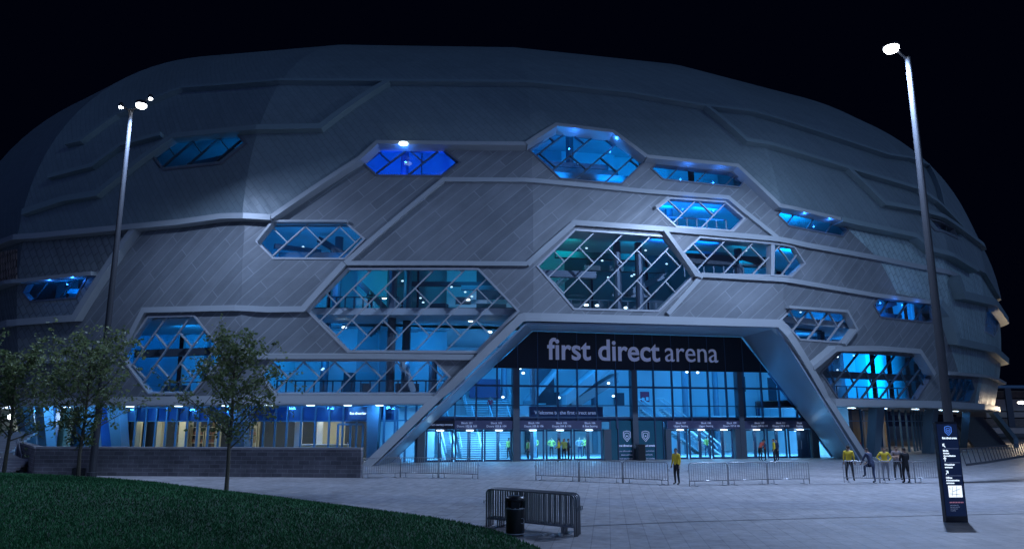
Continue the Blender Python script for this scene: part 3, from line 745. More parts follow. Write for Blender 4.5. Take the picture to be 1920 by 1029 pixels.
# welcome banner
u0b, z0b = EUZ(992, 786, 3.); u1b, z1b = EUZ(1130, 762, 3.)
mb = MB(); mb.box(EW((u0b+u1b)/2, (z0b+z1b)/2, 3.), (u1b-u0b, .08, z1b-z0b), RZ)
wb = mb.build('welcome_banner', M['doorsign']); tag(wb, 'dark blue hall banner reading welcome to the first direct arena, above the middle doors', 'banner')
textmesh('lettering', 'Welcome to the first direct arena', .42, M['pale_letter'], EM((u0b+u1b)/2, z0b+.45, 2.93), wb, bold=.006, extrude=.01, align='CENTER', width=(u1b-u0b)*.86)
M['red'] = mat('red_poster', (.50,.03,.07), .5, 0, .25, 3)
def poster(x0, y0, x1, y1, d, lab, marks):
    ua, za = EUZ(x0, y1, d); ub, zb_ = EUZ(x1, y0, d); mb = MB(); mb.box(EW((ua+ub)/2, (za+zb_)/2, d), (ub-ua, .06, zb_-za), RZ)
    o = mb.build('poster', M['red']); tag(o, lab, 'poster')
    m2 = MB()
    for fx, fz, fw, fh in marks: m2.box(EW(ua+(ub-ua)*fx, za+(zb_-za)*fz, d-.04), ((ub-ua)*fw, .02, (zb_-za)*fh), RZ)
    m2.build('poster_print', M['white'], o)
poster(1201, 734, 1217, 753, 13.5, 'red poster with two white blocks hanging by the right hand escalators', [(.3,.25,.3,.35),(.75,.3,.3,.35)])
poster(868, 729, 884, 747, 14.6, 'red and white patterned hall poster above the upper stairs', [(.3,.5,.2,.6),(.7,.5,.2,.6),(.5,.5,.3,.15)])
poster(848, 730, 865, 748, 14.8, 'long red graphic beside the patterned poster, left end of the hall wall', [(.25,.5,.25,.5),(.7,.5,.25,.5)])
# hall lights
HC = (.015, .34, 1.0)
for x in (850, 930, 1020, 1110, 1230, 1330, 1430): 
    u = EUZ(x, 700, 7.)[0]
    area('hall_light', EW(u, ZT-.2, 7), EW(u, 0, 8.5), 2.5, 560, HC, A, 5)
for x in (830, 910, 1000, 1060, 1110, 1275, 1330, 1420, 1480):
    u = EUZ(x, 700, 5.)[0]
    area('foyer_light', EW(u, ZF1-.3, 4.5), EW(u, 0, 5), 1.6, 330, (.11, .50, 1.0), A, 2.5)
mb = MB()
for x, y, d in ((975,690,4),(981,699,4),(1288,697,5),(1308,698,5),(1141,718,7),(943,744,10),(1048,745,6),(850,722,10),(1150,742,9)):
    p = EP(x, y, d); mb.lathe(p-Vector((0,0,.1)), [(.05,0),(.13,.04),(.13,.14),(.05,.2)], 8)
mb.build('hall_spotlight', M['doorlamp'], A)

# ------------------------------------------------------------------ foyers behind the hexagonal windows
thL, thR = cast(812, 750, 0.)[0], cast(1575, 757, 0.)[0]
def annulus(z, d0, d1, ths, mt, name, th=.5, parent=A):
    t = float(np.interp(z, pz[:200], pt[:200])) if z < pz[199] else float(np.interp(z, pz, pt))
    mb = MB(); n = len(ths)
    a = P(ths, np.full(n, t), -d0); b = P(ths, np.full(n, t), -d1)
    for arr, zz in ((a, z), (b, z), (b, z-th), (a, z-th)): mb.v += [(p[0], p[1], zz) for p in arr]
    for i in range(n-1):
        for k in range(4):
            k2 = (k+1) % 4; mb.f.append((k*n+i, k*n+i+1, k2*n+i+1, k2*n+i)); mb.m.append(0)
    return mb.build(name, M[mt], parent)
full = np.radians(np.arange(-66, 66.1, 3.))
lft = np.linspace(R(-66), thL, 22); rgt = np.linspace(thR, R(66), 18)
for z, ths in ((5.0, lft), (5.0, rgt), (11.3, full), (17.9, full), (20.9, full), (27.2, full)):
    annulus(z, .75, 9.5, ths, 'slab', 'floor_slab')
# soffit under the overhang
annulus(4.45, -.6, 9.5, lft, 'panel_grey', 'soffit', .1); annulus(4.45, -.6, 9.5, rgt, 'panel_grey', 'soffit', .1)
# inner drum wall, storey by storey, in panels of different finish
rnd = random.Random(3)
for z0_, z1_ in ((5.0, 10.8), (11.3, 17.4), (17.9, 20.4), (20.9, 26.7)):
    mb = MB(); ths = np.radians(np.arange(-66, 66, 2.2))
    for th in ths:
        if z0_ < 11 and thL-.02 < th < thR: continue
        tt = np.interp((z0_+z1_)/2, pz, pt); dd = 8.2+rnd.choice((0, 0, .5, 1.0))
        a = P(th, tt, -dd); b = P(th+R(2.2), tt, -dd); dg_ = math.degrees(th); mb.mi = rnd.choice((0, 0, 0, 1)) if (dg_ < -9 or dg_ > 24 or z0_ > 17.5 or z0_ < 6) else rnd.choice((0, 1, 1, 2, 2, 2))
        mb.quad((a[0], a[1], z0_), (b[0], b[1], z0_), (b[0], b[1], z1_), (a[0], a[1], z1_))
    mb.build('inner_wall', [M['white'], M['panel_grey'], M['dark']], A)
# structure seen through the glass: columns, beams, railings, braces
def SP(px, py, d, z=None):
    th, t = cast(px, py, 0.); p = P(th, t, -d)
    if z is not None: p = np.array([p[0], p[1], z])
    return Vector(p)
for x, y, z0_, z1_, d in ((722,580,5,17,2.5),(745,580,5,17,4.),(1178,500,11,17,2.5),(1222,500,11,17,2.5),(1430,490,11.3,17,3),(330,660,5,11,4),(300,660,5,11,5.5),(1600,700,5,11,3),(1650,700,5,11,5),(800,700,5,8,4),(560,700,5,11,5),(1540,610,8,11,4),(600,450,11.3,17.4,4),(1090,300,20.9,26.7,4),(745,300,20.9,26.7,3),(1300,400,17.9,20.4,4)):
    p = SP(x, y, d); mb = MB(); mb.tube([(p.x, p.y, z0_), (p.x, p.y, z1_)], .32, 10); mb.build('foyer_column', M['steel'], A)
def foybeam(pts, w, d0, d1, mt='steel', name='foyer_beam'):
    a = SP(*pts[0], d0); b = SP(*pts[1], d1); b.z = a.z if abs(a.z-b.z) < 1.6 else b.z; mb = MB(); mb.bar(a, b, w, w); return mb.build(name, M[mt], A)
for pa, pb, w, d0, d1, mt in (
    ((745,585),(975,588),.6,1.6,1.6,'dark'), ((575,583),(640,585),.5,1.6,1.6,'dark'), ((590,612),(700,618),.5,6,6,'dark'), ((860,530),(960,535),.35,4,4,'panel_grey'), ((860,560),(960,565),.3,5,5,'white'),
    ((700,520),(960,545),.35,4.5,4.5,'dark'), ((850,560),(880,600),.5,3,3,'panel_grey'), ((650,520),(720,600),.35,3,4,'steel'),
    ((1010,505),(1130,500),.5,2,2,'steel'), ((1120,485),(1290,495),.4,4,4,'dark'), ((1060,455),(1230,462),.5,4,4,'dark'), ((1150,450),(1230,455),.4,6,6,'panel_grey'), ((1020,515),(1075,570),.9,4,3,'steel'), ((1180,545),(1270,548),.3,4,4,'steel'),
    ((1310,470),(1480,490),.8,3,3,'dark'), ((1330,455),(1440,465),.5,4,4,'dark'), ((1480,610),(1590,600),.5,3,3,'dark'),
    ((500,470),(690,478),.5,2,2,'dark'), ((570,430),(640,475),.45,3,2,'dark'), ((490,450),(560,480),.35,2,4,'steel'),
    ((1000,300),(1200,325),.45,2,2,'dark'), ((1030,275),(1180,290),.45,3,3,'dark'), ((1030,262),(1160,272),.4,3,3,'steel'), ((690,300),(850,318),.4,4,3,'dark'),
    ((310,270),(450,262),.5,3,2,'dark'), ((300,295),(450,290),.5,2,2,'dark'), ((340,310),(420,255),.6,2,2,'dark'), ((370,315),(450,265),.6,2,2,'dark'),
    ((1240,330),(1390,345),.35,3,3,'dark'), ((1250,405),(1390,415),.35,3,3,'dark'), ((1480,412),(1585,435),.3,3,3,'dark'), ((60,540),(160,545),.35,3,4,'dark'),
    ((230,668),(420,668),.55,1.4,1.4,'dark'), ((1540,706),(1745,710),.55,1.4,1.4,'dark'), ((1640,580),(1750,590),.35,3,3,'dark'), ((1650,592),(1740,565),.4,3,3,'steel'),
    ((735,675),(760,740),.5,3,3,'panel_grey'), ((830,690),(850,740),1.2,5,5,'white'), ((1770,715),(1820,750),.4,2,3,'dark')):
    foybeam((pa, pb), w, d0, d1, mt)
def foyrail(x0, x1, y, z, d=1.6):
    mb = MB(); n = max(3, int(abs(x1-x0)/18)); q = [SP(x0+(x1-x0)*k/n, y, d, z) for k in range(n+1)]
    mb.tube([p+Vector((0,0,1.1)) for p in q], .05, 6)
    for p in q: mb.box(p+Vector((0,0,.55)), (.1, .06, 1.1))
    return mb.build('foyer_railing', M['steel'], A)
foyrail(500, 830, 725, 5.); foyrail(290, 410, 725, 5.); foyrail(590, 735, 570, 11.3, 2.5); foyrail(1030, 1280, 540, 11.3, 3.); foyrail(1560, 1735, 740, 5.); foyrail(1320, 1440, 505, 14.5, 3.); foyrail(1270, 1385, 430, 17.9)
# raking stair flights behind the big windows
for (x0, y0, x1, y1, d) in ((1020,560,1090,500,5.), (1215,540,1290,500,4.5), (650,640,720,560,6.5), (1590,745,1680,680,6.)):
    a = SP(x0, y0, d); b = SP(x1, y1, d); mb = MB(); n = 14
    for k in range(n):
        p = a.lerp(b, (k+.5)/n); mb.box(p, (.45, 1.6, .1), 0.1)
    mb.bar(a-Vector((0,.8,.2)), b-Vector((0,.8,.2)), .12, .4); mb.build('foyer_stair', M['steel'], A)
# lights of the foyers
for i, (px, cell, style, en, colr, zf) in enumerate(WIN):
    if not en: continue
    pa = np.array(px, float); n = 2 if pa[:, 0].ptp() > 140 else 1
    ymin = pa[:, 1].min()
    for k in range(n):
        x = pa[:, 0].min()+pa[:, 0].ptp()*((k+.5)/n); c = SP(x, pa[:, 1].mean(), 3.6); top = SP(x, ymin, 3.0)
        ceil = next(z for z in (10.7, 17.3, 20.3, 26.6, 40) if z > c.z)
        z = min(top.z+.8, ceil)
        tgt = SP(x, pa[:, 1].mean(), 8.5); tgt.z = c.z-1.
        if i in (0, 1, 2, 3, 4, 5, 7, 8, 15):      # uplights that wash the ceiling of the upper foyers
            fl = max(zz for zz in (5., 11.3, 17.9, 20.9) if zz < c.z+.3); q_ = SP(x, pa[:, 1].mean(), 1.8); c = q_; z = max(fl+.5, c.z-2.2); tgt = SP(x, pa[:, 1].mean(), 7.5); tgt.z = z+4.
        area('foyer_light', (c.x, c.y, z), tgt, 2.2, en*2.3/n*(1.3 if i in (11, 12) and k == 0 else 1), (.0, .5, .55) if i in (11, 12) and k == 0 else colr, A, 3.5)
# pendant lamps
for x, y, d in ((690,549,5.),(1133,565,5.),(1157,566,5.),(1210,572,4.),(330,617,4.),(920,625,3.),(880,602,4.),(875,556,3),(1368,594,3),(1550,606,4),(620,615,3),(1625,676,3)):
    p = SP(x, y, d); mb = MB(); mb.lathe(p-Vector((0,0,.15)), [(.16,0),(.2,.06),(.16,.12),(.05,.15)], 10); mb.build('pendant_lamp', M['doorlamp'], A)
rl = random.Random(21); mb = MB(); dk = MB()
for i, n in ((9,3),(10,5),(11,8),(12,7),(13,4),(14,3),(16,6),(7,2),(2,2),(4,2)):
    pa = np.array(WIN[i][0], float); x0, y0 = pa.min(0); x1, y1 = pa.max(0)
    for k in range(n):
        p = SP(x0+(x1-x0)*rl.uniform(.15,.85), y0+(y1-y0)*rl.uniform(.1,.6), rl.uniform(2,7)); mb.lathe(p, [(.05,0),(.1,.03),(.1,.08),(.04,.12)], 6)
    if i in (9,10,16,11):
        for k in range(max(2, n//3)):
            p = SP(x0+(x1-x0)*rl.uniform(.1,.9), y1, 7.6); fl = 5.0 if i != 11 else 11.3; dk.box((p.x, p.y, fl+1.05), (1.0,.1,2.1), math.atan2(p.x-CX, CY-p.y)); 
            p = SP(x0+(x1-x0)*rl.uniform(.1,.9), y1, rl.uniform(3,6)); dk.box((p.x, p.y, fl+.5), (rl.uniform(.6,1.8),.7,1.0), rl.uniform(-.4,.4))
mb.build('foyer_spotlight', emit('foyer_lamp', (.6,.85,1), 1.3), A); dk.build('foyer_fitting', M['dark'], A)
# blue ledge lights over the upper windows
for i, e in ((1, 90), (2, 60), (3, 50), (4, 30), (5, 40), (8, 40), (15, 30)):
    px = WIN[i][0]; pa = np.array(px); 
    for f in ((.4, .75) if i != 1 else (.42,)):
        x = pa[:, 0].min()+pa[:, 0].ptp()*f; th, t = cast(x, np.interp(x, [pa[1][0], pa[2][0]], [pa[1][1], pa[2][1]]), .6)
        point('ledge_light', P(th, t-.1, .55), e/2, (.03, .22, 1), .08, A)
th, t = cast(757, 270, 1.0); mb = MB(); mb.lathe(P(th, t-.05, 1.1), [(.1,-.1),(.35,-.06),(.35,.06),(.1,.1)], 10); mb.build('ledge_lamp', M['doorlamp'], A)

# ------------------------------------------------------------------ ground floor under the overhang
_rt = np.radians(np.arange(-62, 62.1, .25))
def ring_th(x, d):                      # angle at which the ring set back by d passes behind pixel column x
    q = P(_rt, np.full(len(_rt), 3.5), -d); px = proj(q)[:, 0]; a, b = np.argmin(px), np.argmax(px)
    return float(np.interp(x, px[a:b+1], _rt[a:b+1]))
def ring_pts(x0, x1, d, n, z=0.):
    return [Vector(P(th, 4., -d)) for th in np.linspace(ring_th(x0, d), ring_th(x1, d), n)]
def flat(p, z): return Vector((p.x, p.y, z))
q = ring_pts(215, 745, 6.5, 25); mb = MB(); g2 = MB()
for i, p in enumerate(q):
    mb.box(flat(p, 2.2), (.14, .2, 4.4))
    if i+1 < len(q):
        for z in (3.15, .1, 4.3): mb.bar(flat(p, z), flat(q[i+1], z), .1, .1)
        g2.quad(flat(p, .05), flat(q[i+1], .05), flat(q[i+1], 4.3), flat(p, 4.3))
M['bluemull'] = mat('blue_mullion', (.12,.25,.38), .4, .2, .1, 1)
bar_gl = mb.build('bar_glazing', M['bluemull'], A); g2.build('glass', M['hallglass'], bar_gl)
mb = MB()
for i in range(len(q)-1): mb.quad(flat(q[i], 3.2)+Vector((0,.12,0)), flat(q[i+1], 3.2)+Vector((0,.12,0)), flat(q[i+1], 4.3)+Vector((0,.12,0)), flat(q[i], 4.3)+Vector((0,.12,0)))
M['navy'] = mat('navy_spandrel', (.05,.14,.36), .25, 0, .15, 1); mb.build('spandrel', M['navy'], bar_gl)
# bar interior
q2 = ring_pts(180, 760, 12.5, 40); mb = MB(); r2 = random.Random(5)
for i in range(len(q2)-1):
    mb.mi = r2.choice((0, 1, 2, 1, 1)); mb.quad(flat(q2[i], 0), flat(q2[i+1], 0), flat(q2[i+1], 4.4), flat(q2[i], 4.4))
mb.build('bar_wall', [M['beige'], M['dark'], M['timber']], A)
mb = MB()
for x in (260, 300, 345, 372, 410, 560, 600): 
    p = ring_pts(x, x+1, r2.uniform(8.5, 11), 2)[0]; mb.mi = r2.choice((0, 0, 1)); mb.box(flat(p, 1.6), (r2.uniform(.3, .8), .3, 3.2))
mb.build('bar_pier', [M['beige'], M['white']], A)
p = ring_pts(610, 611, 9.5, 2)[0]; mb = MB(); mb.box(flat(p, .6), (4., .7, 1.15)); mb.mi = 1; mb.box(flat(p, 1.22), (4.2, .9, .08)); mb.build('bar_counter', [M['beige'], M['white']], A)
tb = None
for k in range(26):
    x = 255+k*11.5+r2.uniform(-3, 3); d = r2.uniform(7.6, 11.0); p = flat(ring_pts(x, x+1, d, 2)[0], 0)
    if tb is None:
        tb = empty('cafe_table', p, 'dark round high table inside the glazed bar behind the block wall', 'table', 'high tables in the bar')
        mb = MB(); mb.lathe(p+Vector((0,0,1.28)), [(.38,0),(.4,.02),(.38,.05)], 14); mb.build('tabletop', M['timber'], tb)
        mb = MB(); mb.lathe(p, [(.28,0),(.28,.03),(.04,.05),(.04,1.28)], 10); mb.build('pedestal', M['steel'], tb)
    else: c = copy_tree(tb); c.location = p
M['shelfgood'] = mat('bottle_colours', (.3,.12,.08), .3, 0, .8, 9)
for x in (345, 372, 400, 470): 
    p = flat(ring_pts(x, x+1, 12.0, 2)[0], 0); s_ = empty('display_shelf', p, {345:'tall timber shelf of bottles at the left end of the bar window',372:'timber bottle shelf second from the left in the bar window',400:'timber bottle shelf seen behind the middle tree crown',470:'timber bottle shelf to the right of the middle tree'}[x], 'shelf')
    mb = MB()
    for z in (.5, 1.2, 1.9, 2.6): mb.box(p+Vector((0,0,z)), (1.2, .35, .06))
    for sx in (-.6, .6): mb.box(p+Vector((sx,0,1.4)), (.06, .38, 2.8))
    mb.build('shelf_frame', M['beige'], s_); mb = MB()
    for z in (.53, 1.23, 1.93):
        for k in range(9):
            if r2.random() < .8: mb.lathe(p+Vector((-.5+k*.125, r2.uniform(-.08,.08), z)), [(.04,0),(.04,.2),(.015,.27),(.015,.33)], 6)
    b = mb.build('bottles', M['shelfgood'], s_); b['kind'] = 'stuff'
for x in (265, 330, 400, 470, 540, 610, 670):
    p = ring_pts(x, x+1, 9.2, 2)[0]; area('bar_light', flat(p, 4.1), flat(p, 0), 1.2, 85, (.80, .88, .80), A)
for x in (240, 330, 420, 500, 580, 650, 710, 60, 120):
    p = ring_pts(x, x+1, 3., 2)[0]; area('soffit_light', flat(p, 4.3), flat(p, 0)+(flat(p,0)-Vector((CX,CY,0))).normalized()*-3.5, .5, 140, (.04, .34, 1), A)
    mb = MB(); mb.box(flat(p, 4.31), (.5, .5, .05)); mb.build('soffit_downlight', M['doorlamp'], A)
# double bar door on the right of the glazing
pa_, pb_ = [flat(v, 0) for v in ring_pts(634, 681, 6.35, 2)]; mb = MB()
for f in (0, .5, 1): mb.box(pa_.lerp(pb_, f)+Vector((0,0,1.45)), (.16, .16, 2.9))
mb.bar(pa_+Vector((0,0,2.9)), pb_+Vector((0,0,2.9)), .16, .16); bd = mb.build('bar_door', M['bluemull'], A)
mb = MB(); mb.tube([pa_.lerp(pb_, .42)+Vector((0,-.14,.8)), pa_.lerp(pb_, .42)+Vector((0,-.14,1.5))], .025, 6); mb.build('handle', M['galv'], bd)
# hanging bar sign
p = SP(636, 773, 4.6); bs = MB(); bs.box(p, (1.6, .18, 1.0)); bso = bs.build('bar_sign', M['doorsign']); tag(bso, 'dark blue box sign reading first direct bar hanging under the overhang', 'sign')
textmesh('lettering', 'first direct bar', .26, M['lit_letter'], Matrix.Translation(p+Vector((0,-.1,-.08))) @ Matrix.Rotation(math.pi/2, 4, 'X'), bso, bold=.008, extrude=.01, align='CENTER', width=1.3)
# glass vestibule between the bar and the portal, concrete panels far left
q = ring_pts(700, 800, 4.8, 6); mb = MB(); g2 = MB()
for i, p in enumerate(q):
    mb.box(flat(p, 2.2), (.16, .2, 4.4))
    if i+1 < len(q):
        mb.bar(flat(p, 3.2), flat(q[i+1], 3.2), .1, .1); g2.quad(flat(p, .05), flat(q[i+1], .05), flat(q[i+1], 4.3), flat(p, 4.3))
vg = mb.build('vestibule_glazing', M['bluemull'], A); g2.build('glass', M['hallglass'], vg)
q = ring_pts(690, 815, 10., 5); mb = MB()
for i in range(len(q)-1): mb.quad(flat(q[i], 0), flat(q[i+1], 0), flat(q[i+1], 4.3), flat(q[i], 4.3))
mb.build('vestibule_wall', M['white'], A)
p = ring_pts(760, 761, 7.5, 2)[0]; area('vestibule_light', flat(p, 4.1), flat(p, 0), 1.5, 150, (.06, .42, 1), A)
for x0, x1, mt, d in ((20,45,'beige',4.),(46,78,'bluemull',4.2),(79,110,'bluemull',4.8),(111,135,'beige',5.2),(136,170,'bluemull',6),(172,182,'beige',6.4),(184,214,'navy',6.6),(-60,18,'beige',3.7)):
    q = ring_pts(x0, x1, d, 3); mb = MB()
    for i in range(2): mb.quad(flat(q[i], 0), flat(q[i+1], 0), flat(q[i+1], 4.4), flat(q[i], 4.4))
    mb.build('ground_floor_panel', M[mt], A)
q = [Vector(P(th, 4., -10.)) for th in np.linspace(-R(60), ring_th(250, 10.5), 14)]; mb = MB()
for i in range(len(q)-1):
    mb.mi = (0, 1, 0, 2)[i % 4]; mb.quad(flat(q[i], 0), flat(q[i+1], 0), flat(q[i+1], 4.4), flat(q[i], 4.4))
mb.build('ground_floor_wall', [M['beige'], M['bluemull'], M['white']], A)
for x in (0, 30, 65, 95, 125, 160, 200):
    p = flat(ring_pts(x, x+1, 1.6, 2)[0], 4.25); area('soffit_light', p, flat(ring_pts(x, x+1, 5., 2)[0], 1.), .8, 110, (.10, .45, 1), A)
def column(x, ytop, ybot, w, d, lean=0.):
    p = flat(ring_pts(x, x+1, d, 2)[0], 0); th = math.atan2(p.x-CX, CY-p.y); mb = MB(); e = Vector((math.cos(th), math.sin(th), 0)); n_ = Vector((math.sin(th), -math.cos(th), 0))
    w0, w1 = w*.42, w*.55
    a = p; b = p+Vector((0,0,4.4))+n_*lean
    mb.add([a-e*w0-n_*.5, a+e*w0-n_*.5, a+e*w0+n_*.3, a-e*w0+n_*.3, b-e*w1-n_*.5, b+e*w1-n_*.5, b+e*w1+n_*.3, b-e*w1+n_*.3], [(3,2,1,0),(4,5,6,7),(0,1,5,4),(1,2,6,5),(2,3,7,6),(3,0,4,7)])
    return mb.build('raking_column', M['column'], A)
for x, d_ in ((60,2.4), (96,2.8), (180,4), (232,4.5), (455,4.5)): column(x, 0, 0, 1.3, d_, 1.)
for x, w in ((1634,1.2),(1737,1.5),(1809,1.5),(1849,1.5)): column(x, 0, 0, w, 3.6, .8)
column(700, 0, 0, .9, 4., 0.)
# right hand ground floor glazing
q = ring_pts(1590, 1800, 6.5, 17); mb = MB(); g2 = MB()
for i, p in enumerate(q):
    mb.box(flat(p, 2.2), (.1, .2, 4.4), .6)
    if i+1 < len(q):
        mb.bar(flat(p, 3.2), flat(q[i+1], 3.2), .1, .08); g2.quad(flat(p, .05), flat(q[i+1], .05), flat(q[i+1], 4.3), flat(p, 4.3))
rg = mb.build('restaurant_glazing', M['bluemull'], A); g2.build('glass', M['hallglass'], rg)
q2 = ring_pts(1570, 1810, 12., 20); mb = MB()
for i in range(len(q2)-1):
    mb.mi = r2.choice((0, 0, 1, 2)); mb.quad(flat(q2[i], 0), flat(q2[i+1], 0), flat(q2[i+1], 4.4), flat(q2[i], 4.4))
mb.build('restaurant_wall', [M['timber'], M['dark'], M['panel_grey']], A)
p = SP(1643, 802, 8.); mb = MB(); mb.box(p, (1., .08, .7), .5); sc = mb.build('lit_screen', emit('screen_white', (.75,.85,1), 1.6)); tag(sc, 'small white lit screen inside the right hand ground floor window', 'screen')
for x in (1630, 1690, 1750):
    p = ring_pts(x, x+1, 9., 2)[0]; area('restaurant_light', flat(p, 4.1), flat(p, 0), 1.2, 90, (.70, .68, .66), A)
for x in (1600, 1660, 1720, 1765, 1795, 1825, 1860):
    p = ring_pts(x, x+1, 3., 2)[0]; area('soffit_light', flat(p, 4.3), flat(p, 0), .5, 70, (.2, .5, 1), A)
    mb = MB(); mb.box(flat(p, 4.31), (.8, .3, .05), .6); mb.build('soffit_downlight', M['doorlamp'], A)
tb2 = None
for k in range(16):
    x = 1612+k*9+r2.uniform(-3, 3); p = flat(ring_pts(x, x+1, r2.uniform(7.6, 11), 2)[0], 0)
    if tb2 is None:
        tb2 = empty('restaurant_chair', p, 'dark red chair inside the glazed ground floor right of the portal', 'chair', 'chairs in the right hand ground floor')
        mb = MB(); mb.box(p+Vector((0,0,.46)), (.46,.46,.06)); mb.build('seat', M['red'], tb2)
        mb = MB(); mb.box(p+Vector((0,.22,.75)), (.46,.05,.5), 0, .1); mb.build('backrest', M['red'], tb2)
        for sx in (-.2, .2):
            for sy in (-.2, .2): mb = MB(); mb.tube([p+Vector((sx,sy,0)), p+Vector((sx,sy,.44))], .018, 6); mb.build('leg', M['steel'], tb2)
    else: c = copy_tree(tb2); c.location = p; c.rotation_euler = (0, 0, r2.uniform(0, 6))
# outside stairs at the far right under the overhang
p0 = G(1868, 838); mb = MB()
for k in range(20): mb.box(p0+Vector((-.5+.1*k, .5+.38*k, .1+.19*k)), (5.0, .42, .2), .2)
mb.mi = 1
mb.add([p0+Vector(v) for v in ((2.3,0,0),(2.9,0,0),(5.0,8.,4.6),(4.4,8.,4.6),(2.3,0,1.1),(2.9,0,1.1),(5.0,8.,5.6),(4.4,8.,5.6))], [(3,2,1,0),(4,5,6,7),(0,1,5,4),(1,2,6,5),(2,3,7,6),(3,0,4,7)])
M['stone'] = mat('dark_step_stone', (.10,.105,.12), .7, 0, .2, 3); mb.build('outside_stair', [M['stone'], M['column']], A)

# ------------------------------------------------------------------ ground
M['paving'] = tiles('stone_paving', (.32,.305,.315), (.385,.37,.38), (.215,.205,.21), .95, .485, R(97.2), .014, coord='Object', rough=.5, noise=.2, nscale=.3, bump=.15, dirt=.26, spots=True)
mb = MB(); mb.quad((-500,-60,0),(500,-60,0),(500,700,0),(-500,700,0)); gr = mb.build('plaza_ground', M['paving']); tag(gr, kind='structure')
M['paving_dark'] = tiles('dark_paving', (.29,.285,.31), (.33,.325,.35), (.21,.205,.225), .95, .485, R(97.2), .014, coord='Object', rough=.5, noise=.2, nscale=.3, bump=.15, dirt=.26, spots=True)
a, b, c, d = G(330,940), G(1500,950), G(1500,934), G(430,926)
mb = MB()
for (x0, x1, ya, yb) in ((395, 1930, 938, 924),):
    p = [G(x0, ya, .004), G(x1, ya+22, .004), G(x1+2, yb+20, .004), G(x0+25, yb, .004)]; mb.add(p, [(0,1,2,3)])
tag(mb.build('paving_band', M['paving_dark']), kind='structure')
M['drain'] = mat('drain_slot', (.035,.04,.05), .6, 0, .2, 5)
mb = MB()
for pts, w in (([(1080,986),(1300,977),(1600,969),(1920,962)], .10), ([(560,893),(890,897),(1000,900),(1250,908),(1520,908),(1920,902)], .10), ([(270,904),(400,897)], .08)):
    q = [G(x, y, .006) for x, y in pts]
    for i in range(len(q)-1):
        n_ = (q[i+1]-q[i]).cross(Vector((0,0,1))).normalized()*w/2; mb.quad(q[i]+n_, q[i+1]+n_, q[i+1]-n_, q[i]-n_)
tag(mb.build('drainage_channel', M['drain']), kind='structure')
# grass mound
edge = [(270,903),(420,924),(560,941),(700,960),(800,973),(880,985),(940,1000),(1010,1029)]
ed = [G(x, y) for x, y in edge]
ex = np.array([p.y for p in ed]); exx = np.array([p.x for p in ed]); o_ = np.argsort(ex); ex = ex[o_]; exx = exx[o_]
def edge_x(y): 
    if y < ex[0]: return exx[0]+(ex[0]-y)*.25
    if y > ex[-1]: return exx[-1]-(y-ex[-1])*2.2
    return float(np.interp(y, ex, exx))
def mound(x, y):
    d = edge_x(y)-x
    if d <= 0: return 0.
    return .95*(1-math.exp(-d/7.))*min(1., (1.1 if y < 26 else max(.0, 1.1-(y-26)*.028))) + min(.05, d*.3)
M['soil'] = mat('grass_base', (.012,.045,.018), .95, 0, .4, 6, .5)
mb = MB(); ys = np.arange(2, 41.1, .5); n = 60
for y in ys:
    xr = edge_x(y)
    for k in range(n+1):
        x = xr-(k/n)**1.5*62; mb.v.append((x, y, mound(x, y)+.005 if k else 0.002))
for i in range(len(ys)-1):
    for k in range(n): mb.f.append((i*(n+1)+k, (i+1)*(n+1)+k, (i+1)*(n+1)+k+1, i*(n+1)+k+1)); mb.m.append(0)
tag(mb.build('grass_mound', M['soil'], smooth=True), kind='structure')
rg_ = np.random.default_rng(4)
N = 260000; inv = rg_.uniform(1/38., 1/6.5, N); yy = 1/inv; xx = np.empty(N); zz = np.empty(N)
lim = -1.15*yy
for i in range(N):
    xr = edge_x(yy[i]); lo = lim[i]; x = lo+(xr-lo)*rg_.random(); xx[i] = x; zz[i] = mound(x, yy[i]) if xr > lo else -5
k = zz > -1; xx, yy, zz = xx[k], yy[k], zz[k]; N = len(xx)
hgt = rg_.uniform(.03, .055, N)*(1+yy/30); an = rg_.uniform(0, 6.28, N); wd = .007*(1+yy/12); ln = rg_.normal(0, .03, (N, 2))
V = np.zeros((N, 3, 3)); V[:, 0] = np.stack([xx-np.cos(an)*wd, yy-np.sin(an)*wd, zz], -1); V[:, 1] = np.stack([xx+np.cos(an)*wd, yy+np.sin(an)*wd, zz], -1); V[:, 2] = np.stack([xx+ln[:, 0], yy+ln[:, 1], zz+hgt], -1)
me = bpy.data.meshes.new('grass'); me.vertices.add(N*3); me.vertices.foreach_set('co', V.ravel()); me.loops.add(N*3); me.loops.foreach_set('vertex_index', np.arange(N*3)); me.polygons.add(N); me.polygons.foreach_set('loop_start', np.arange(N)*3); me.update(calc_edges=True)
M['blade'] = mat('grass_blade', (.034,.17,.055), .7, 0, .65, .55); me.materials.append(M['blade'])
tag(link(bpy.data.objects.new('grass', me)), 'short dark green lawn grass on the mound in the lower left', 'grass', kind='stuff')

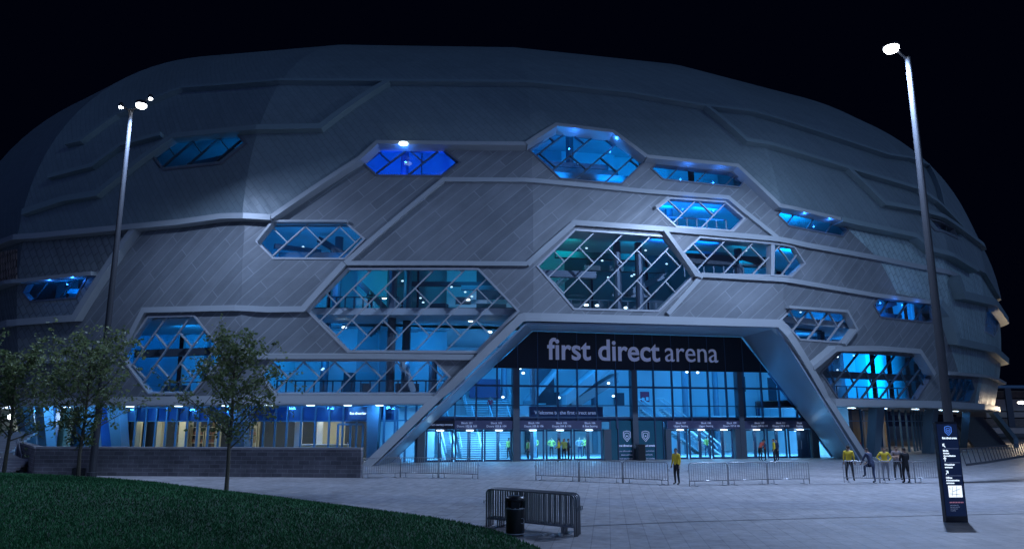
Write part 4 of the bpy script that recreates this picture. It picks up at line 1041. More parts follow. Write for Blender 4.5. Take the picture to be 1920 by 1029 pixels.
# ------------------------------------------------------------------ block wall, steps and railing on the left
M['block'] = tiles('grey_blockwork', (.13,.125,.145), (.20,.19,.21), (.30,.29,.31), .62, .23, 0., .012, coord='UV', rough=.8, noise=.3, nscale=.8, bump=.4)
_w = AT(36, 827, 58.)
wp = [Vector((_w.x, 58, 0)), Vector((-28., 45.0, 0)), Vector((G(677, 895).x, G(677, 895).y, 0))]
bw = empty('block_wall', wp[1], 'long low grey block wall with pale coping between the lawn and the bar', 'wall')
mb = MB(); uvs = []; L = 0; WH = 1.52
for i in range(2):
    a, b = wp[i], wp[i+1]; d = (b-a); ln_ = d.length; d.normalize(); n_ = Vector((d.y, -d.x, 0))*.17
    if i == 0: b = b-d*.002
    vs = [a+n_, b+n_, b-n_, a-n_]; z = Vector((0,0,WH))
    mb.add(vs+[v+z for v in vs], [(4,5,6,7),(0,1,5,4),(1,2,6,5),(2,3,7,6),(3,0,4,7)]); uvs += [(L,0),(L+ln_,0),(L+ln_,0),(L,0),(L,WH),(L+ln_,WH),(L+ln_,WH),(L,WH)]; L += ln_
mb.build('wall_body', M['block'], bw, uv=uvs)
for i in range(2):
    mb = MB(); mb.bar(wp[i]+Vector((0,0,WH+.06)), wp[i+1]+Vector((0,0,WH+.06)), .46, .12); mb.build('coping', M['coping'], bw)
mb = MB(); s0 = Vector((-35.5, 45., 0)) 
for k in range(5): mb.box((-40.3, 46.3+k*.42+.21+(4-k)*.0, .08+k*.16), (20, .425, .158), 0)
_t = [(-50.3, 48.35), (-31.1, 48.35), (_w.x-.5, 57.8), (_w.x-1.5, 66), (-60, 66)]
mb.add([(x, y, 0.01) for x, y in _t]+[(x, y, .81) for x, y in _t], [(4,3,2,1,0),(5,6,7,8,9)]+[(i, (i+1) % 5, 5+(i+1) % 5, 5+i) for i in range(5)])
tag(mb.build('entrance_steps', M['coping']), 'pale stone steps rising to the terrace at the left edge', 'steps')
mb = MB(); p = AT(-6, 842, 60.)
for k in range(9): mb.box((p.x, 60+k*.34, .81+.08+k*.17), (2.6, .35, .165))
tag(mb.build('terrace_stair', M['coping']), 'short stone stair on the terrace at the far left edge', 'steps')
# handrail on the wing wall
mb = MB(); d = (wp[1]-wp[0]).normalized(); n_ = Vector((d.y, -d.x, 0))*.3
mb.tube([wp[0]+d*3+n_+Vector((0,0,1.9)), wp[0]+d*8+n_+Vector((0,0,.95)), wp[0]+d*8.6+n_+Vector((0,0,.95)), wp[0]+d*8.6+n_+Vector((0,0,.0))], .04, 8); mb.tube([wp[0]+d*3+n_+Vector((0,0,1.9)), wp[0]+d*3+n_], .04, 8)
tag(mb.build('stair_handrail', M['galv']), 'thin steel handrail sloping down beside the wing of the block wall', 'handrail')

# ------------------------------------------------------------------ lamp posts
def lamp_post(base, topz_, label, heads, energies, r=.16):
    lp = empty('lamp_post', base, label, 'lamp post')
    mb = MB(); mb.tube([base, base+Vector((0,0,.25)), base+Vector((0,0,.26)), base+Vector((0,0,topz_*.5)), base+Vector((0,0,topz_))], [r*1.7, r*1.7, r*1.25, r*1.05, r*.75], 14); mb.build('pole', M['pole'], lp)
    for (hp, sz), en in zip(heads, energies):
        top = base+Vector((0,0,topz_))
        mb = MB(); mb.bar(top-Vector((0,0,.15)), hp+Vector((0,0,.12)), .1, .08); mb.build('arm', M['pole'], lp)
        mb = MB(); mb.lathe(hp+Vector((0,0,.02)), [(sz*1.0,0),(sz*1.1,.05),(sz*.9,.2),(sz*.4,.28)], 16); hd = mb.build('lamp_head', M['black'], lp)
        mb = MB(); mb.lathe(hp+Vector((0,0,-.22*sz/.3)), [(sz*.3,0),(sz*.75,.06*sz/.3),(sz*.95,.16*sz/.3),(sz*.95,.235*sz/.3)], 16); mb.build('lens', M['lamp'], hd, smooth=True)
        aw = Vector((hp.x-top.x, hp.y-top.y, 0)).normalized()*.6
        if en: area('lamp_flood', hp+aw*.4-Vector((0,0,.26)), hp+aw*.4-Vector((0,0,.26))+aw*.6-Vector((0,0,1)), sz*1.4, en[0]*.26, (.46,.62,1.0), lp)
        if en: spot('lamp_light', hp+aw-Vector((0,0,.3)), hp+aw+Vector((0, en[1], -12)), en[0]*.45, (.42,.62,1.0), en[2], .8, .25, lp)
    return lp
bL = G(172, 893); tLz = AT(243, 206, bL.y).z
lamp_post(bL, tLz, 'tall grey lamp post with three lit heads beside the left trees', [(AT(265,197,bL.y-.6), .32), (AT(227,201,bL.y+.4), .14), (AT(282,185,bL.y+1.), .14)], [(9000, 0, 168), None, None])
bR = G(1792, 905); tRz = AT(1702, 108, bR.y).z
lamp_post(bR, tRz, 'tall grey lamp post rising behind the totem sign on the right', [(AT(1671,90,bR.y-.5), .42)], [(26000, 5, 170)], .19)

# ------------------------------------------------------------------ trees
def leafmat(name, col):
    m = mat(name, col, .6, 0, .45, 2.5); t = m.node_tree; b = t.nodes['Principled BSDF']; tl = t.nodes.new('ShaderNodeBsdfTranslucent'); mx = t.nodes.new('ShaderNodeMixShader'); mx.inputs[0].default_value = .4
    tl.inputs[0].default_value = tuple(col)+(1,); t.links.new(b.outputs[0], mx.inputs[1]); t.links.new(tl.outputs[0], mx.inputs[2]); t.links.new(mx.outputs[0], t.nodes['Material Output'].inputs[0]); return m
M['leaf'] = leafmat('leaf', (.17,.21,.085)); M['leaf2'] = leafmat('dark_leaf', (.13,.18,.075))
def tree(base, height, width, crown0, seed, label, nl=4300, leaf=.17):
    rn = random.Random(seed); t = empty('young_tree', base, label, 'tree')
    mb = MB(); tips = []
    lean = Vector((rn.uniform(-.05,.05), rn.uniform(-.1,.1), 0))
    tr = [base+lean*(k/6)+Vector((rn.uniform(-.05,.05), rn.uniform(-.05,.05), height*.9*k/6)) for k in range(7)]; tr[0] = base.copy()
    mb.tube(tr, [.105, .085, .075, .06, .045, .03, .012], 8)
    def along(f): 
        f = f*6; i = min(5, int(f)); return tr[i].lerp(tr[i+1], f-i)
    for k in range(30):
        f = crown0+(.96-crown0)*(k+rn.random())/30; s = along(f); az = k*2.4+rn.uniform(-.4,.4)
        xq = (f-crown0)/(1-crown0); prof = min(1, .45+xq*3.2)*(1.02-xq)**.7
        ln = width/2*(.18+1.0*prof)*rn.uniform(.5, 1.3)
        d = Vector((math.cos(az), math.sin(az), rn.uniform(.35, .9))).normalized(); p = [s]
        for j in range(4):
            d = (d+Vector((rn.uniform(-.2,.2), rn.uniform(-.2,.2), rn.uniform(-.05,.2)))).normalized(); p.append(p[-1]+d*ln/4)
        r0 = .035*(1-f)+.014; mb.tube(p, [r0, r0*.8, r0*.6, r0*.4, r0*.2], 5)
        for j in (1, 2, 3, 4):
            for _ in range(3):
                e = p[j]+Vector((rn.gauss(0,1), rn.gauss(0,1), rn.gauss(.3,.8)))*ln*.22
                mb.tube([p[j], (p[j]+e)/2+Vector((0,0,.04)), e], [r0*.35, r0*.25, .004], 4); tips.append((p[j], e))
        tips.append((p[3], p[4]))
    mb.build('trunk', M['bark'], t)
    v = []; f_ = []; mi = []
    for c in range(nl):
        a, b = rn.choice(tips); q = a.lerp(b, rn.random()**.6*1.1)+Vector((rn.gauss(0,.07), rn.gauss(0,.07), rn.gauss(0,.07)))
        ax = Vector((rn.gauss(0,1), rn.gauss(0,1), rn.gauss(-.3,.7))).normalized(); sd = ax.cross(Vector((rn.gauss(0,1), rn.gauss(0,1), rn.gauss(0,1)))).normalized(); L_ = leaf*rn.uniform(.6,1.3)
        o = len(v); v += [tuple(q), tuple(q+ax*L_*.5+sd*L_*.32), tuple(q+ax*L_), tuple(q+ax*L_*.5-sd*L_*.32)]; f_.append((o, o+1, o+2, o+3)); mi.append(0 if rn.random() < .6 else 1)
    cb = MB(); cb.v = v; cb.f = f_; cb.m = mi; cb.build('crown', [M['leaf'], M['leaf2']], t)
    return t
def mz(p): return Vector((p.x, p.y, mound(p.x, p.y)))
b2 = mz(G(424, 924)); tree(b2, AT(422, 612, b2.y).z-b2.z, 6.2, .26, 11, 'slender leafy young tree standing alone at the edge of the lawn')
b1 = Vector((AT(148, 880, 38).x, 38, .0)); b1.z = mound(b1.x, b1.y); tree(b1, AT(160, 618, 38).z-b1.z, 6.6, .22, 12, 'leafy young tree in front of the left lamp post', 4600, .18)
b3 = Vector((AT(8, 880, 39).x, 39, .3)); b3.z = mound(b3.x, b3.y); tree(b3, AT(5, 640, 39).z-b3.z, 6.2, .24, 15, 'young tree cut off by the left edge of the photo', 3600, .18)
p = G(142, 892); p.y += .4; mb = MB(); mb.box(p+Vector((0,0,.22)), (.8,.3,.44)); mb.box(p+Vector((0,-.17,.22)), (.55,.04,.3)); tag(mb.build('floodlight_box', M['black']), 'small black box at the foot of the block wall behind the left tree', 'box')

# ------------------------------------------------------------------ crowd barriers
def barrier_proto(name='crowd_barrier'):
    o = bpy.data.objects.new(name, None); COL.objects.link(o); o.empty_display_size = .3
    Wd = 2.2; mb = MB(); rr = .022; zt, zb = 1.08, .24; rc = .12; w = Wd/2
    pts = [(-w,0,0),(-w,0,zt-rc)]+[(-w+rc-rc*math.cos(a),0,zt-rc+rc*math.sin(a)) for a in (.5,1.05)]+[(-w+rc,0,zt),(w-rc,0,zt)]+[(w-rc+rc*math.sin(a),0,zt-rc+rc*math.cos(a)) for a in (.5,1.05)]+[(w,0,zt-rc),(w,0,0)]
    mb.tube(pts, rr, 8); mb.tube([(-w,0,zb),(w,0,zb)], rr, 8); fr = mb.build('frame', M['barrier'], o, smooth=True)
    mb = MB(); n = 17
    for k in range(1, n): mb.tube([(-w+Wd*k/n,0,zb),(-w+Wd*k/n,0,zt)], .012, 6)
    mb.build('bars', M['barrier'], o)
    for sx in (-1, 1):
        mb = MB(); mb.box((sx*(w-.3),0,.012), (.06,.62,.02)); mb.tube([(sx*(w-.3),0,.01),(sx*(w-.3),0,zb)], .018, 6); mb.build('foot', M['barrier'], o)
        mb = MB(); mb.tube([(sx*(w+.02),0,.75),(sx*(w+.07),0,.75),(sx*(w+.07),0,.66)], .012, 6); mb.build('hook', M['barrier'], o)
    return o
bp0 = barrier_proto(); used = [False]
def barrier(pa, pb, label, group=None, lean=0.):
    o = bp0 if not used[0] else copy_tree(bp0); used[0] = True
    pa = Vector(pa); pb = Vector(pb); d = pb-pa; o.location = (pa+pb)/2; o.rotation_euler = (lean, 0, math.atan2(d.y, d.x))
    o.scale = (d.length/2.2, 1, 1); tag(o, label, 'barrier', group); return o
rows = [(((680,896),(750,894)), 'steel crowd barrier next to the end of the block wall'), (((751,894),(821,895)), 'middle steel barrier of the three left of the entrance doors'), (((823,895),(896,897)), 'right end barrier of the left row, beside the gap before the doors'),
        (((1005,899),(1085,902)), 'leftmost barrier of the middle row, in front of the standing group at the doors'), (((1087,902),(1167,905)), 'centre barrier of the middle row in front of the glass crest bay'), (((1169,905),(1253,909)), 'barrier just left of the lone steward in yellow'),
        (((1293,911),(1365,909)), 'barrier just right of the lone steward in yellow'), (((1367,909),(1439,907)), 'middle barrier of the right row before the open door'), (((1441,907),(1518,906)), 'right end barrier of the row in front of the open door'),
        (((1583,904),(1649,905)), 'barrier with the man in navy resting his foot on it'), (((1651,905),(1716,905)), 'barrier behind which the two dark dressed people stand'), (((1717,905),(1790,903)), 'barrier partly hidden by the black totem sign')]
for (pa, pb), lab in rows: barrier(G(*pa), G(*pb), lab, 'crowd barriers set out in rows on the plaza')
sa, sb = G(913, 987), G(1079, 1006)
nrm = (sb-sa).cross(Vector((0,0,1))).normalized()*-1
for k in range(6):
    off = nrm*(.10*k)+(sb-sa).normalized()*(-.045*k+(.03 if k % 2 else -.02))
    barrier(sa+off, sb+off, ['frontmost barrier of the stack behind the black litter bin', 'second barrier from the front in the stack by the bin', 'third barrier from the front in the stack by the bin', 'fourth barrier from the front in the stack by the bin', 'fifth barrier from the front, next to last in the stack by the bin', 'rearmost barrier of the stack by the bin'][k], 'crowd barriers stacked by the bin')
# loose feet/blocks on the floor under the stack
mb = MB(); p = G(1025, 1004)
for k in range(5): mb.box(p+Vector((-.5+k*.22, random.uniform(-.12,.12), .03)), (.3,.07,.05), random.uniform(0,3))
tag(mb.build('barrier_feet_pile', M['galv']), 'loose steel barrier feet lying on the paving under the stack', 'steel feet')
# litter bin
b = G(966, 1003); bn = empty('litter_bin', b, 'round black litter bin in front of the stacked barriers', 'bin')
mb = MB(); mb.lathe(b, [(.22,0),(.235,.03),(.25,.06),(.262,.66),(.262,.70)], 24); mb.build('bin_body', M['black'], bn, smooth=True)
for z_ in (0,): pass
mb = MB(); mb.lathe(b+Vector((0,0,.705)), [(.268,0),(.268,.03)], 24); mb.build('band', M['galv'], bn)
mb = MB(); mb.lathe(b+Vector((0,0,.045)), [(.256,0),(.256,.025)], 24); mb.build('band', M['galv'], bn)
for a in np.arange(0, 2*math.pi, math.pi/2): mb = MB(); mb.box(b+Vector((.235*math.cos(a), .235*math.sin(a), .82)), (.06,.22,.2), a); mb.build('opening_post', M['black'], bn)
mb = MB(); mb.lathe(b+Vector((0,0,.90)), [(.272,0),(.272,.06),(.25,.11),(.12,.15)], 24); mb.lathe(b+Vector((0,0,.70)), [(.2,0),(.2,.24)], 16); mb.build('hood', M['black'], bn, smooth=True)
mb = MB(); 
for k in range(12):
    a0, a1 = 2*math.pi*k/12, 2*math.pi*(k+1)/12; mb.bar(b+Vector((.19+.05*math.cos(a0), -.19, .40+.07*math.sin(a0))), b+Vector((.19+.05*math.cos(a1), -.19, .40+.07*math.sin(a1))), .012)
mb.build('badge', M['galv'], bn)
b = G(1200, 862); b.y -= .5; mb = MB(); mb.box(b+Vector((0,0,.6)), (.62,.5,1.2), RZ); mb.box(b+Vector((0,0,1.24)), (.7,.58,.09), RZ); mb.box(b+Vector((0,-.26,.95)), (.4,.04,.16), RZ); tag(mb.build('litter_bin', M['black']), 'square black bin standing against the crest printed glass', 'bin')

# ------------------------------------------------------------------ totem sign
pa, pb = G(1771, 978), G(1813, 978); tc_ = (pa+pb)/2; Wt = (pb-pa).length; Ht = AT(1780, 790, tc_.y).z
tt = empty('totem_sign', tc_, 'tall black lit totem sign with crest, white directions and a pale map', 'sign')
ang = .04
mb = MB(); mb.box(tc_+Vector((0,0,Ht/2)), (Wt, .16, Ht), ang); mb.build('totem_body', M['fascia'], tt)
TM = Matrix.Translation(tc_) @ Matrix.Rotation(ang, 4, 'Z')
def TP(x, z, d=.087): return TM @ Vector((x*Wt/2, -d, z*Ht))
M['totface'] = emit('totem_face_glow', (.004,.012,.05), .5)
mb = MB(); mb.quad(TP(-.93,.06,.083), TP(.93,.06,.083), TP(.93,.975,.083), TP(-.93,.975,.083)); mb.build('lit_face', M['totface'], tt)
mb = MB(); pts = [(-.3,.945),(0,.955),(.3,.945),(.3,.895),(0,.86),(-.3,.895)]
for sc_, w_ in ((1,.022),(.55,.018)):
    qq = [TP(p[0]*sc_+.08, .91+(p[1]-.91)*sc_) for p in pts]
    for i in range(6): mb.bar(qq[i], qq[(i+1) % 6], w_, .01, up=(0,-1,0))
mb.bar(TP(.03,.91), TP(.13,.91), .05, .01, up=(0,-1,0))
mb.build('crest', emit('blue_crest', (.10,.28,.9), .5), tt)
def ttext(s, x, z, size, mt='lit_letter', bold=.002, width=None):
    textmesh('lettering', s, size, M[mt], Matrix.Translation(TP(x, z, .087)) @ Matrix.Rotation(ang, 4, 'Z') @ Matrix.Rotation(math.pi/2, 4, 'X'), tt, bold=bold, extrude=.002, width=width)
ttext('first direct arena', -.55, .825, .085, width=Wt*.68, bold=.003)
for z, arrow, lines in ((.77,'up_left',('Media','Artists','Accreditation')), (.63,'up',('Wheelchair','entrance')), (.50,'diag',('Offices','Administration','entrance'))):
    mb = MB(); 
    if arrow == 'up': mb.bar(TP(-.5,z-.03), TP(-.5,z+.01), .02, .004, up=(0,-1,0)); mb.bar(TP(-.62,z-.005), TP(-.5,z+.012), .02, .004, up=(0,-1,0)); mb.bar(TP(-.38,z-.005), TP(-.5,z+.012), .02, .004, up=(0,-1,0))
    elif arrow == 'diag': mb.bar(TP(-.55,z-.03), TP(-.35,z+.005), .02, .004, up=(0,-1,0)); mb.bar(TP(-.35,z+.005), TP(-.35,z-.02), .02, .004, up=(0,-1,0)); mb.bar(TP(-.35,z+.005), TP(-.52,z+.005), .02, .004, up=(0,-1,0))
    else: mb.bar(TP(-.35,z-.03), TP(-.55,z+.005), .02, .004, up=(0,-1,0)); mb.bar(TP(-.55,z+.005), TP(-.55,z-.02), .02, .004, up=(0,-1,0)); mb.bar(TP(-.55,z+.005), TP(-.4,z+.005), .02, .004, up=(0,-1,0))
    mb.build('arrow', M['lit_letter'], tt)
    mb = MB(); mb.bar(TP(-.6,z-.043), TP(.85,z-.043), .006, .003, up=(0,-1,0)); mb.build('rule_line', M['pale_letter'], tt)
    for k, s_ in enumerate(lines): ttext(s_, -.6, z-.07-.026*k, .07)
mb = MB(); mb.quad(TP(-.5,.245,.086), TP(.75,.245,.086), TP(.75,.36,.086), TP(-.5,.36,.086)); mb.build('map_panel', emit('lit_map', (.85,.92,1), 1.1), tt)
M['mapink'] = mat('map_ink', (.25,.45,.4), .6, 0, .2, 4)
mb = MB(); 
for a_, b_ in (((-.4,.34),(-.3,.32)), ((-.1,.30),(.6,.33)), ((-.4,.28),(.5,.27)), ((.2,.25),(.3,.355)), ((-.2,.26),(-.1,.35))): mb.bar(TP(*a_, .088), TP(*b_, .088), .012, .003, up=(0,-1,0))
mb.build('map_lines', M['mapink'], tt)
M['pink'] = emit('pink_dots', (.6,.25,.35), .5); mb = MB()
for k in range(9): mb.bar(TP(-.5+k*.145,.195), TP(-.42+k*.145,.195), .035, .004, up=(0,-1,0))
mb.build('symbol_row', M['pink'], tt)
for k, s_ in enumerate(('entry by ticket only', 'bags may be searched', 'cctv in operation', 'no smoking')): ttext(s_, -.5, .165-.018*k, .034, 'pale_letter', 0.)

# ------------------------------------------------------------------ curved balustrade and background on the right
M['rail'] = mat('dark_rail', (.10,.11,.13), .4, .5, .1, 4)
rp = [G(1812, 873), G(1850, 868), G(1885, 862), G(1925, 855), G(1990, 848)]
bal = empty('plaza_balustrade', rp[0], 'dark inclined bar balustrade curving away at the right edge of the plaza', 'balustrade')
mb = MB()
for i in range(len(rp)-1):
    mb.bar(rp[i]+Vector((-.25,0,1.15)), rp[i+1]+Vector((-.25,0,1.15)), .06, .06); mb.bar(rp[i]+Vector((0,0,.08)), rp[i+1]+Vector((0,0,.08)), .06, .16)
mb.build('rail', M['rail'], bal); mb = MB()
for i in range(len(rp)-1):
    n = max(3, int((rp[i+1]-rp[i]).length/1.05))
    for k in range(n): p = rp[i].lerp(rp[i+1], k/n); mb = MB(); mb.bar(p, p+Vector((-.25,0,1.15)), .05, .05); mb.build('baluster', M['rail'], bal)
M['concrete'] = mat('far_concrete', (.45,.44,.42), .7, 0, .2, .3); M['brick'] = tiles('far_brick', (.22,.12,.10), (.28,.16,.13), (.2,.18,.17), .6, .25, 0, .02, coord='Object', rough=.8, noise=.3)
bgp = AT(1905, 790, 150); gb_ = empty('far_building', Vector((bgp.x, 150, 0)), 'low lit building with a blue roof strip beyond the arena at the right edge', 'building')
def farbox(x0, x1, y0, y1, Y, dep, mt, name):
    a = AT(x0, y1, Y); b = AT(x1, y0, Y); mb = MB(); mb.box(((a.x+b.x)/2, Y+dep/2, (a.z+b.z)/2), (b.x-a.x, dep, b.z-a.z)); return mb.build(name, M[mt], gb_)
farbox(1850, 2000, 748, 770, 150, 10, 'concrete', 'wall'); farbox(1850, 2000, 772, 782, 149, 10, 'concrete', 'wall'); farbox(1850, 2000, 784, 800, 148.5, 10, 'brick', 'plinth'); farbox(1850, 2000, 732, 746, 151, 12, 'brick', 'upper_wall')
farbox(1850, 2000, 722, 727, 146, 4, 'bluemull', 'roof_edge'); farbox(1850, 2000, 802, 812, 140, 3, 'slab', 'wall'); farbox(1893, 1895, 727, 800, 145.5, .3, 'steel', 'mast')
p = AT(1916, 757, 108); fl = empty('street_lamp', (p.x, p.y, 0), 'distant street lamp with a dazzling warm head at the right edge', 'street lamp')
mb = MB(); mb.tube([(p.x+1, p.y, 0), (p.x+1, p.y, p.z+.3), (p.x, p.y, p.z+.3)], .1, 8); mb.build('pole', M['pole'], fl)
mb = MB(); mb.lathe(p, [(.25,0),(.5,.1),(.5,.3),(.2,.4)], 12); mb.build('lamp_head', emit('far_lamp', (1,.85,.65), 14), fl); point('far_light', p+Vector((0,.9,-.6)), 1500, (1,.8,.55), .4, fl)
# wall lamp at the far left
p = flat(ring_pts(20, 21, 3.0, 2)[0], 0); p = AT(20, 781, p.y); wl = empty('wall_lamp', p, 'bright white wall lamp at the left edge under the overhang', 'lamp'); mb = MB(); mb.lathe(p, [(.1,-.22),(.24,-.12),(.24,.12),(.1,.22)], 12); mb.build('globe', emit('left_lamp', (.9,.95,1), 12), wl)
mb = MB(); mb.bar(p+Vector((0,.2,.1)), p+Vector((0,.9,.35)), .06); mb.build('bracket', M['steel'], wl); point('left_light', p-Vector((0,.6,.1)), 220, (.7,.85,1), .2, wl)

# ------------------------------------------------------------------ people
M['skin'] = mat('skin', (.42,.26,.19), .55, 0, .08, 8); M['hair'] = mat('dark_hair', (.03,.022,.018), .6, 0, .3, 20)
M['hivis'] = mat('yellow_jacket', (.72,.52,.03), .65, 0, .12, 6); M['lime'] = mat('lime_vest', (.40,.45,.10), .65, 0, .12, 6); M['orange'] = mat('red_orange_jacket', (.62,.10,.06), .65, 0, .12, 6)
M['navyc'] = mat('navy_cloth', (.035,.05,.10), .8, 0, .2, 8); M['blackc'] = mat('black_cloth', (.012,.013,.018), .8, 0, .2, 8); M['jeans'] = mat('jeans', (.06,.085,.16), .8, 0, .2, 10); M['tan'] = mat('pale_trousers', (.26,.27,.30), .8, 0, .15, 8); M['redc'] = mat('red_cloth', (.45,.03,.05), .7, 0, .12, 8); M['greyc'] = mat('grey_cloth', (.20,.16,.17), .8, 0, .15, 8)
M['shoe'] = mat('shoe', (.01,.01,.012), .5, 0, .1, 10)
def person(base, face, label, top='hivis', legs='blackc', pose='stand', h=1.75, group=None, hair='hair', seed=0, sleeve=True):
    rn = random.Random(seed); s = h/1.75
    bend = 0.; kneeL = None
    pel = Vector((0,0,.93)); ch = Vector((0,.0,1.28)); nk = Vector((0,.01,1.49)); hd = Vector((0,.03,1.60)); tp = Vector((0,.025,1.70))
    shl, shr = Vector((-.185,0,1.42)), Vector((.185,0,1.42))
    st = .10+rn.uniform(0,.05)
    legl = [Vector((-.095,0,.90)), Vector((-st,.03,.49)), Vector((-st-.01,-.01,.085)), Vector((-st-.02,.14,.035))]
    legr = [Vector((.095,0,.90)), Vector((st,.03,.49)), Vector((st+.01,-.01,.085)), Vector((st+.03,.14,.035))]
    a1 = [Vector((-.24,.0,1.15)), Vector((-.25,.07,.91))]; a2 = [Vector((.24,0,1.15)), Vector((.25,.07,.91))]
    if pose == 'fold': a1 = [Vector((-.26,.06,1.17)), Vector((.02,.22,1.20))]; a2 = [Vector((.26,.06,1.17)), Vector((-.02,.25,1.15))]
    if pose == 'hips': a1 = [Vector((-.36,-.05,1.18)), Vector((-.19,.07,1.02))]; a2 = [Vector((.36,-.05,1.18)), Vector((.19,.07,1.02))]
    if pose == 'front': a1 = [Vector((-.25,.05,1.16)), Vector((-.06,.22,1.02))]; a2 = [Vector((.25,.05,1.16)), Vector((.06,.22,1.02))]
    if pose == 'phone': a2 = [Vector((.25,.10,1.18)), Vector((.12,.28,1.34))]
    if pose == 'walk': legl[1:] = [Vector((-.1,.2,.5)), Vector((-.1,.26,.10)), Vector((-.11,.40,.06))]; legr[1:] = [Vector((.1,-.04,.49)), Vector((.1,-.3,.13)), Vector((.11,-.2,.04))]; a1 = [Vector((-.24,-.1,1.16)), Vector((-.24,-.1,.92))]; a2 = [Vector((.24,.1,1.16)), Vector((.22,.24,.96))]
    if pose == 'foot_up': legl[1:] = [Vector((-.12,.36,.78)), Vector((-.12,.34,.36)), Vector((-.12,.48,.31))]; a1 = [Vector((-.26,.22,1.2)), Vector((-.2,.42,1.08))]; a2 = [Vector((.26,.22,1.2)), Vector((.2,.42,1.1))]; bend = .32
    if pose == 'lean': a1 = [Vector((-.25,.2,1.12)), Vector((-.2,.42,.98))]; a2 = [Vector((.25,.2,1.12)), Vector((.2,.42,.98))]; bend = .55
    def bd(p):
        if not bend or p.z < .93: return p
        q = p-Vector((0,0,.93)); c, n_ = math.cos(bend), math.sin(bend); return Vector((q.x, q.y*c+q.z*n_, .93+q.z*c-q.y*n_))
    V = []; Rr = []; Ed = []
    def av(p, r_, par): V.append(Vector(p)); Rr.append(r_ if isinstance(r_, tuple) else (r_, r_)); i = len(V)-1; (Ed.append((par, i)) if par is not None else None); return i
    ip = av(pel, (.155,.115), None); iw = av(bd(Vector((0,0,1.08))), (.15,.11), ip); ic = av(bd(ch), (.17,.125), iw); iu = av(bd(Vector((0,0,1.40))), (.14,.10), ic)
    ink = av(bd(nk), .055, iu); ih = av(bd(hd), (.078,.092), ink); it = av(bd(tp), (.066,.078), ih)
    hands = []
    for sh, arm, sx in ((shl, a1, -1), (shr, a2, 1)):
        i0 = av(bd(sh), .068, iu); i1 = av(bd(arm[0]), .048, i0); i2 = av(bd(arm[1]), .032, i1); hands.append((bd(arm[0]), bd(arm[1]), sx))
    for lg in (legl, legr):
        i0 = av(lg[0], .098, ip); i1 = av(lg[1], .062, i0); i2 = av(lg[2], .042, i1); i3 = av(lg[3], (.045,.035), i2)
    me = bpy.data.meshes.new('person'); bm = bmesh.new(); sl = bm.verts.layers.skin.verify(); bv = []
    for i, p in enumerate(V):
        v = bm.verts.new(p*s); v[sl].radius = (Rr[i][0]*s, Rr[i][1]*s); v[sl].use_root = (i == 0); bv.append(v)
    for a, b in Ed: bm.edges.new((bv[a], bv[b]))
    bm.to_mesh(me); bm.free()
    tmp = bpy.data.objects.new('person', me); COL.objects.link(tmp)
    m1 = tmp.modifiers.new('Skin', 'SKIN'); m1.use_smooth_shade = True; m2 = tmp.modifiers.new('Sub', 'SUBSURF'); m2.levels = 2; m2.render_levels = 2
    dg = bpy.context.evaluated_depsgraph_get(); dg.update(); me2 = bpy.data.meshes.new_from_object(tmp.evaluated_get(dg)); bpy.data.objects.remove(tmp); bpy.data.meshes.remove(me)
    co = np.array([v.co[:] for v in me2.vertices]); nf = len(me2.polygons)
    # nearest bone decides which cloth a face carries
    segs = [(np.array(V[a])*s, np.array(V[b])*s, b) for a, b in Ed]; cen = np.array([p.center[:] for p in me2.polygons])
    best = np.full(len(cen), 1e9); bi = np.zeros(len(cen), int)
    for a, b, idx in segs:
        d = b-a; k = np.clip(((cen-a) @ d)/max(d @ d, 1e-9), 0, 1); dist = np.linalg.norm(cen-a-k[:, None]*d, axis=1); u = dist < best; best[u] = dist[u]; bi[u] = idx
    hb = MB(); hb.v = [tuple(c) for c in co]; hb.f = [tuple(p.vertices) for p in me2.polygons]; mi = []
    for k in range(len(cen)):
        b = bi[k]
        if b in (ink, ih, it): mi.append(0)
        elif b in (i0-3-0, ): mi.append(1)
        else: mi.append(1)
        if b >= 7+6: 
            lb = (b-13) % 4; mi[-1] = 3 if lb == 3 else 2
        elif 7 <= b < 13 and not sleeve and (b-7) % 3 == 2: mi[-1] = 0
        elif b == iw and np.linalg.norm(cen[k]-np.array(V[ip])*s) < .06*s: mi[-1] = 2
    hb.m = mi; bpy.data.meshes.remove(me2)
    # hands: palm, four fingers and a thumb
    hb.mi = 0
    for el, wr, sx in hands:
        d = (wr-el).normalized(); sd = d.cross(Vector((0,1,.2))).normalized(); nn = sd.cross(d).normalized(); w = wr*s
        hb.tube([w-d*.01*s, w+d*.04*s, w+d*.09*s], [.026*s, .036*s, .034*s], 8)
        for j, L_ in enumerate((.062,.074,.070,.055)):
            r0 = w+d*.085*s+sd*(-.03+.02*j)*s; hb.tube([r0, r0+d*L_*.5*s+nn*.008*s, r0+d*L_*.85*s+nn*.03*s], [.010*s, .009*s, .007*s], 6)
        r0 = w+d*.03*s-sd*.03*s; hb.tube([r0, r0+(d*.6-sd).normalized()*.035*s, r0+(d*1.2-sd).normalized()*.062*s+nn*.01*s], [.012*s,.011*s,.008*s], 6)
    # nose and ears
    hc = bd(hd)*s; f = bd(hd+Vector((0,.1,0)))*s-hc; f.normalize(); upv = (bd(tp)-bd(hd)).normalized(); rt = f.cross(upv)
    hb.tube([hc+f*.085*s+upv*.035*s, hc+f*.112*s-upv*.002*s, hc+f*.09*s-upv*.012*s], [.007*s,.014*s,.010*s], 6)
    for sx in (-1, 1): hb.tube([hc+rt*sx*.075*s-upv*.02*s, hc+rt*sx*.088*s+upv*.01*s, hc+rt*sx*.08*s+upv*.035*s], [.008*s,.016*s,.010*s], 6)
    hb.mi = 3
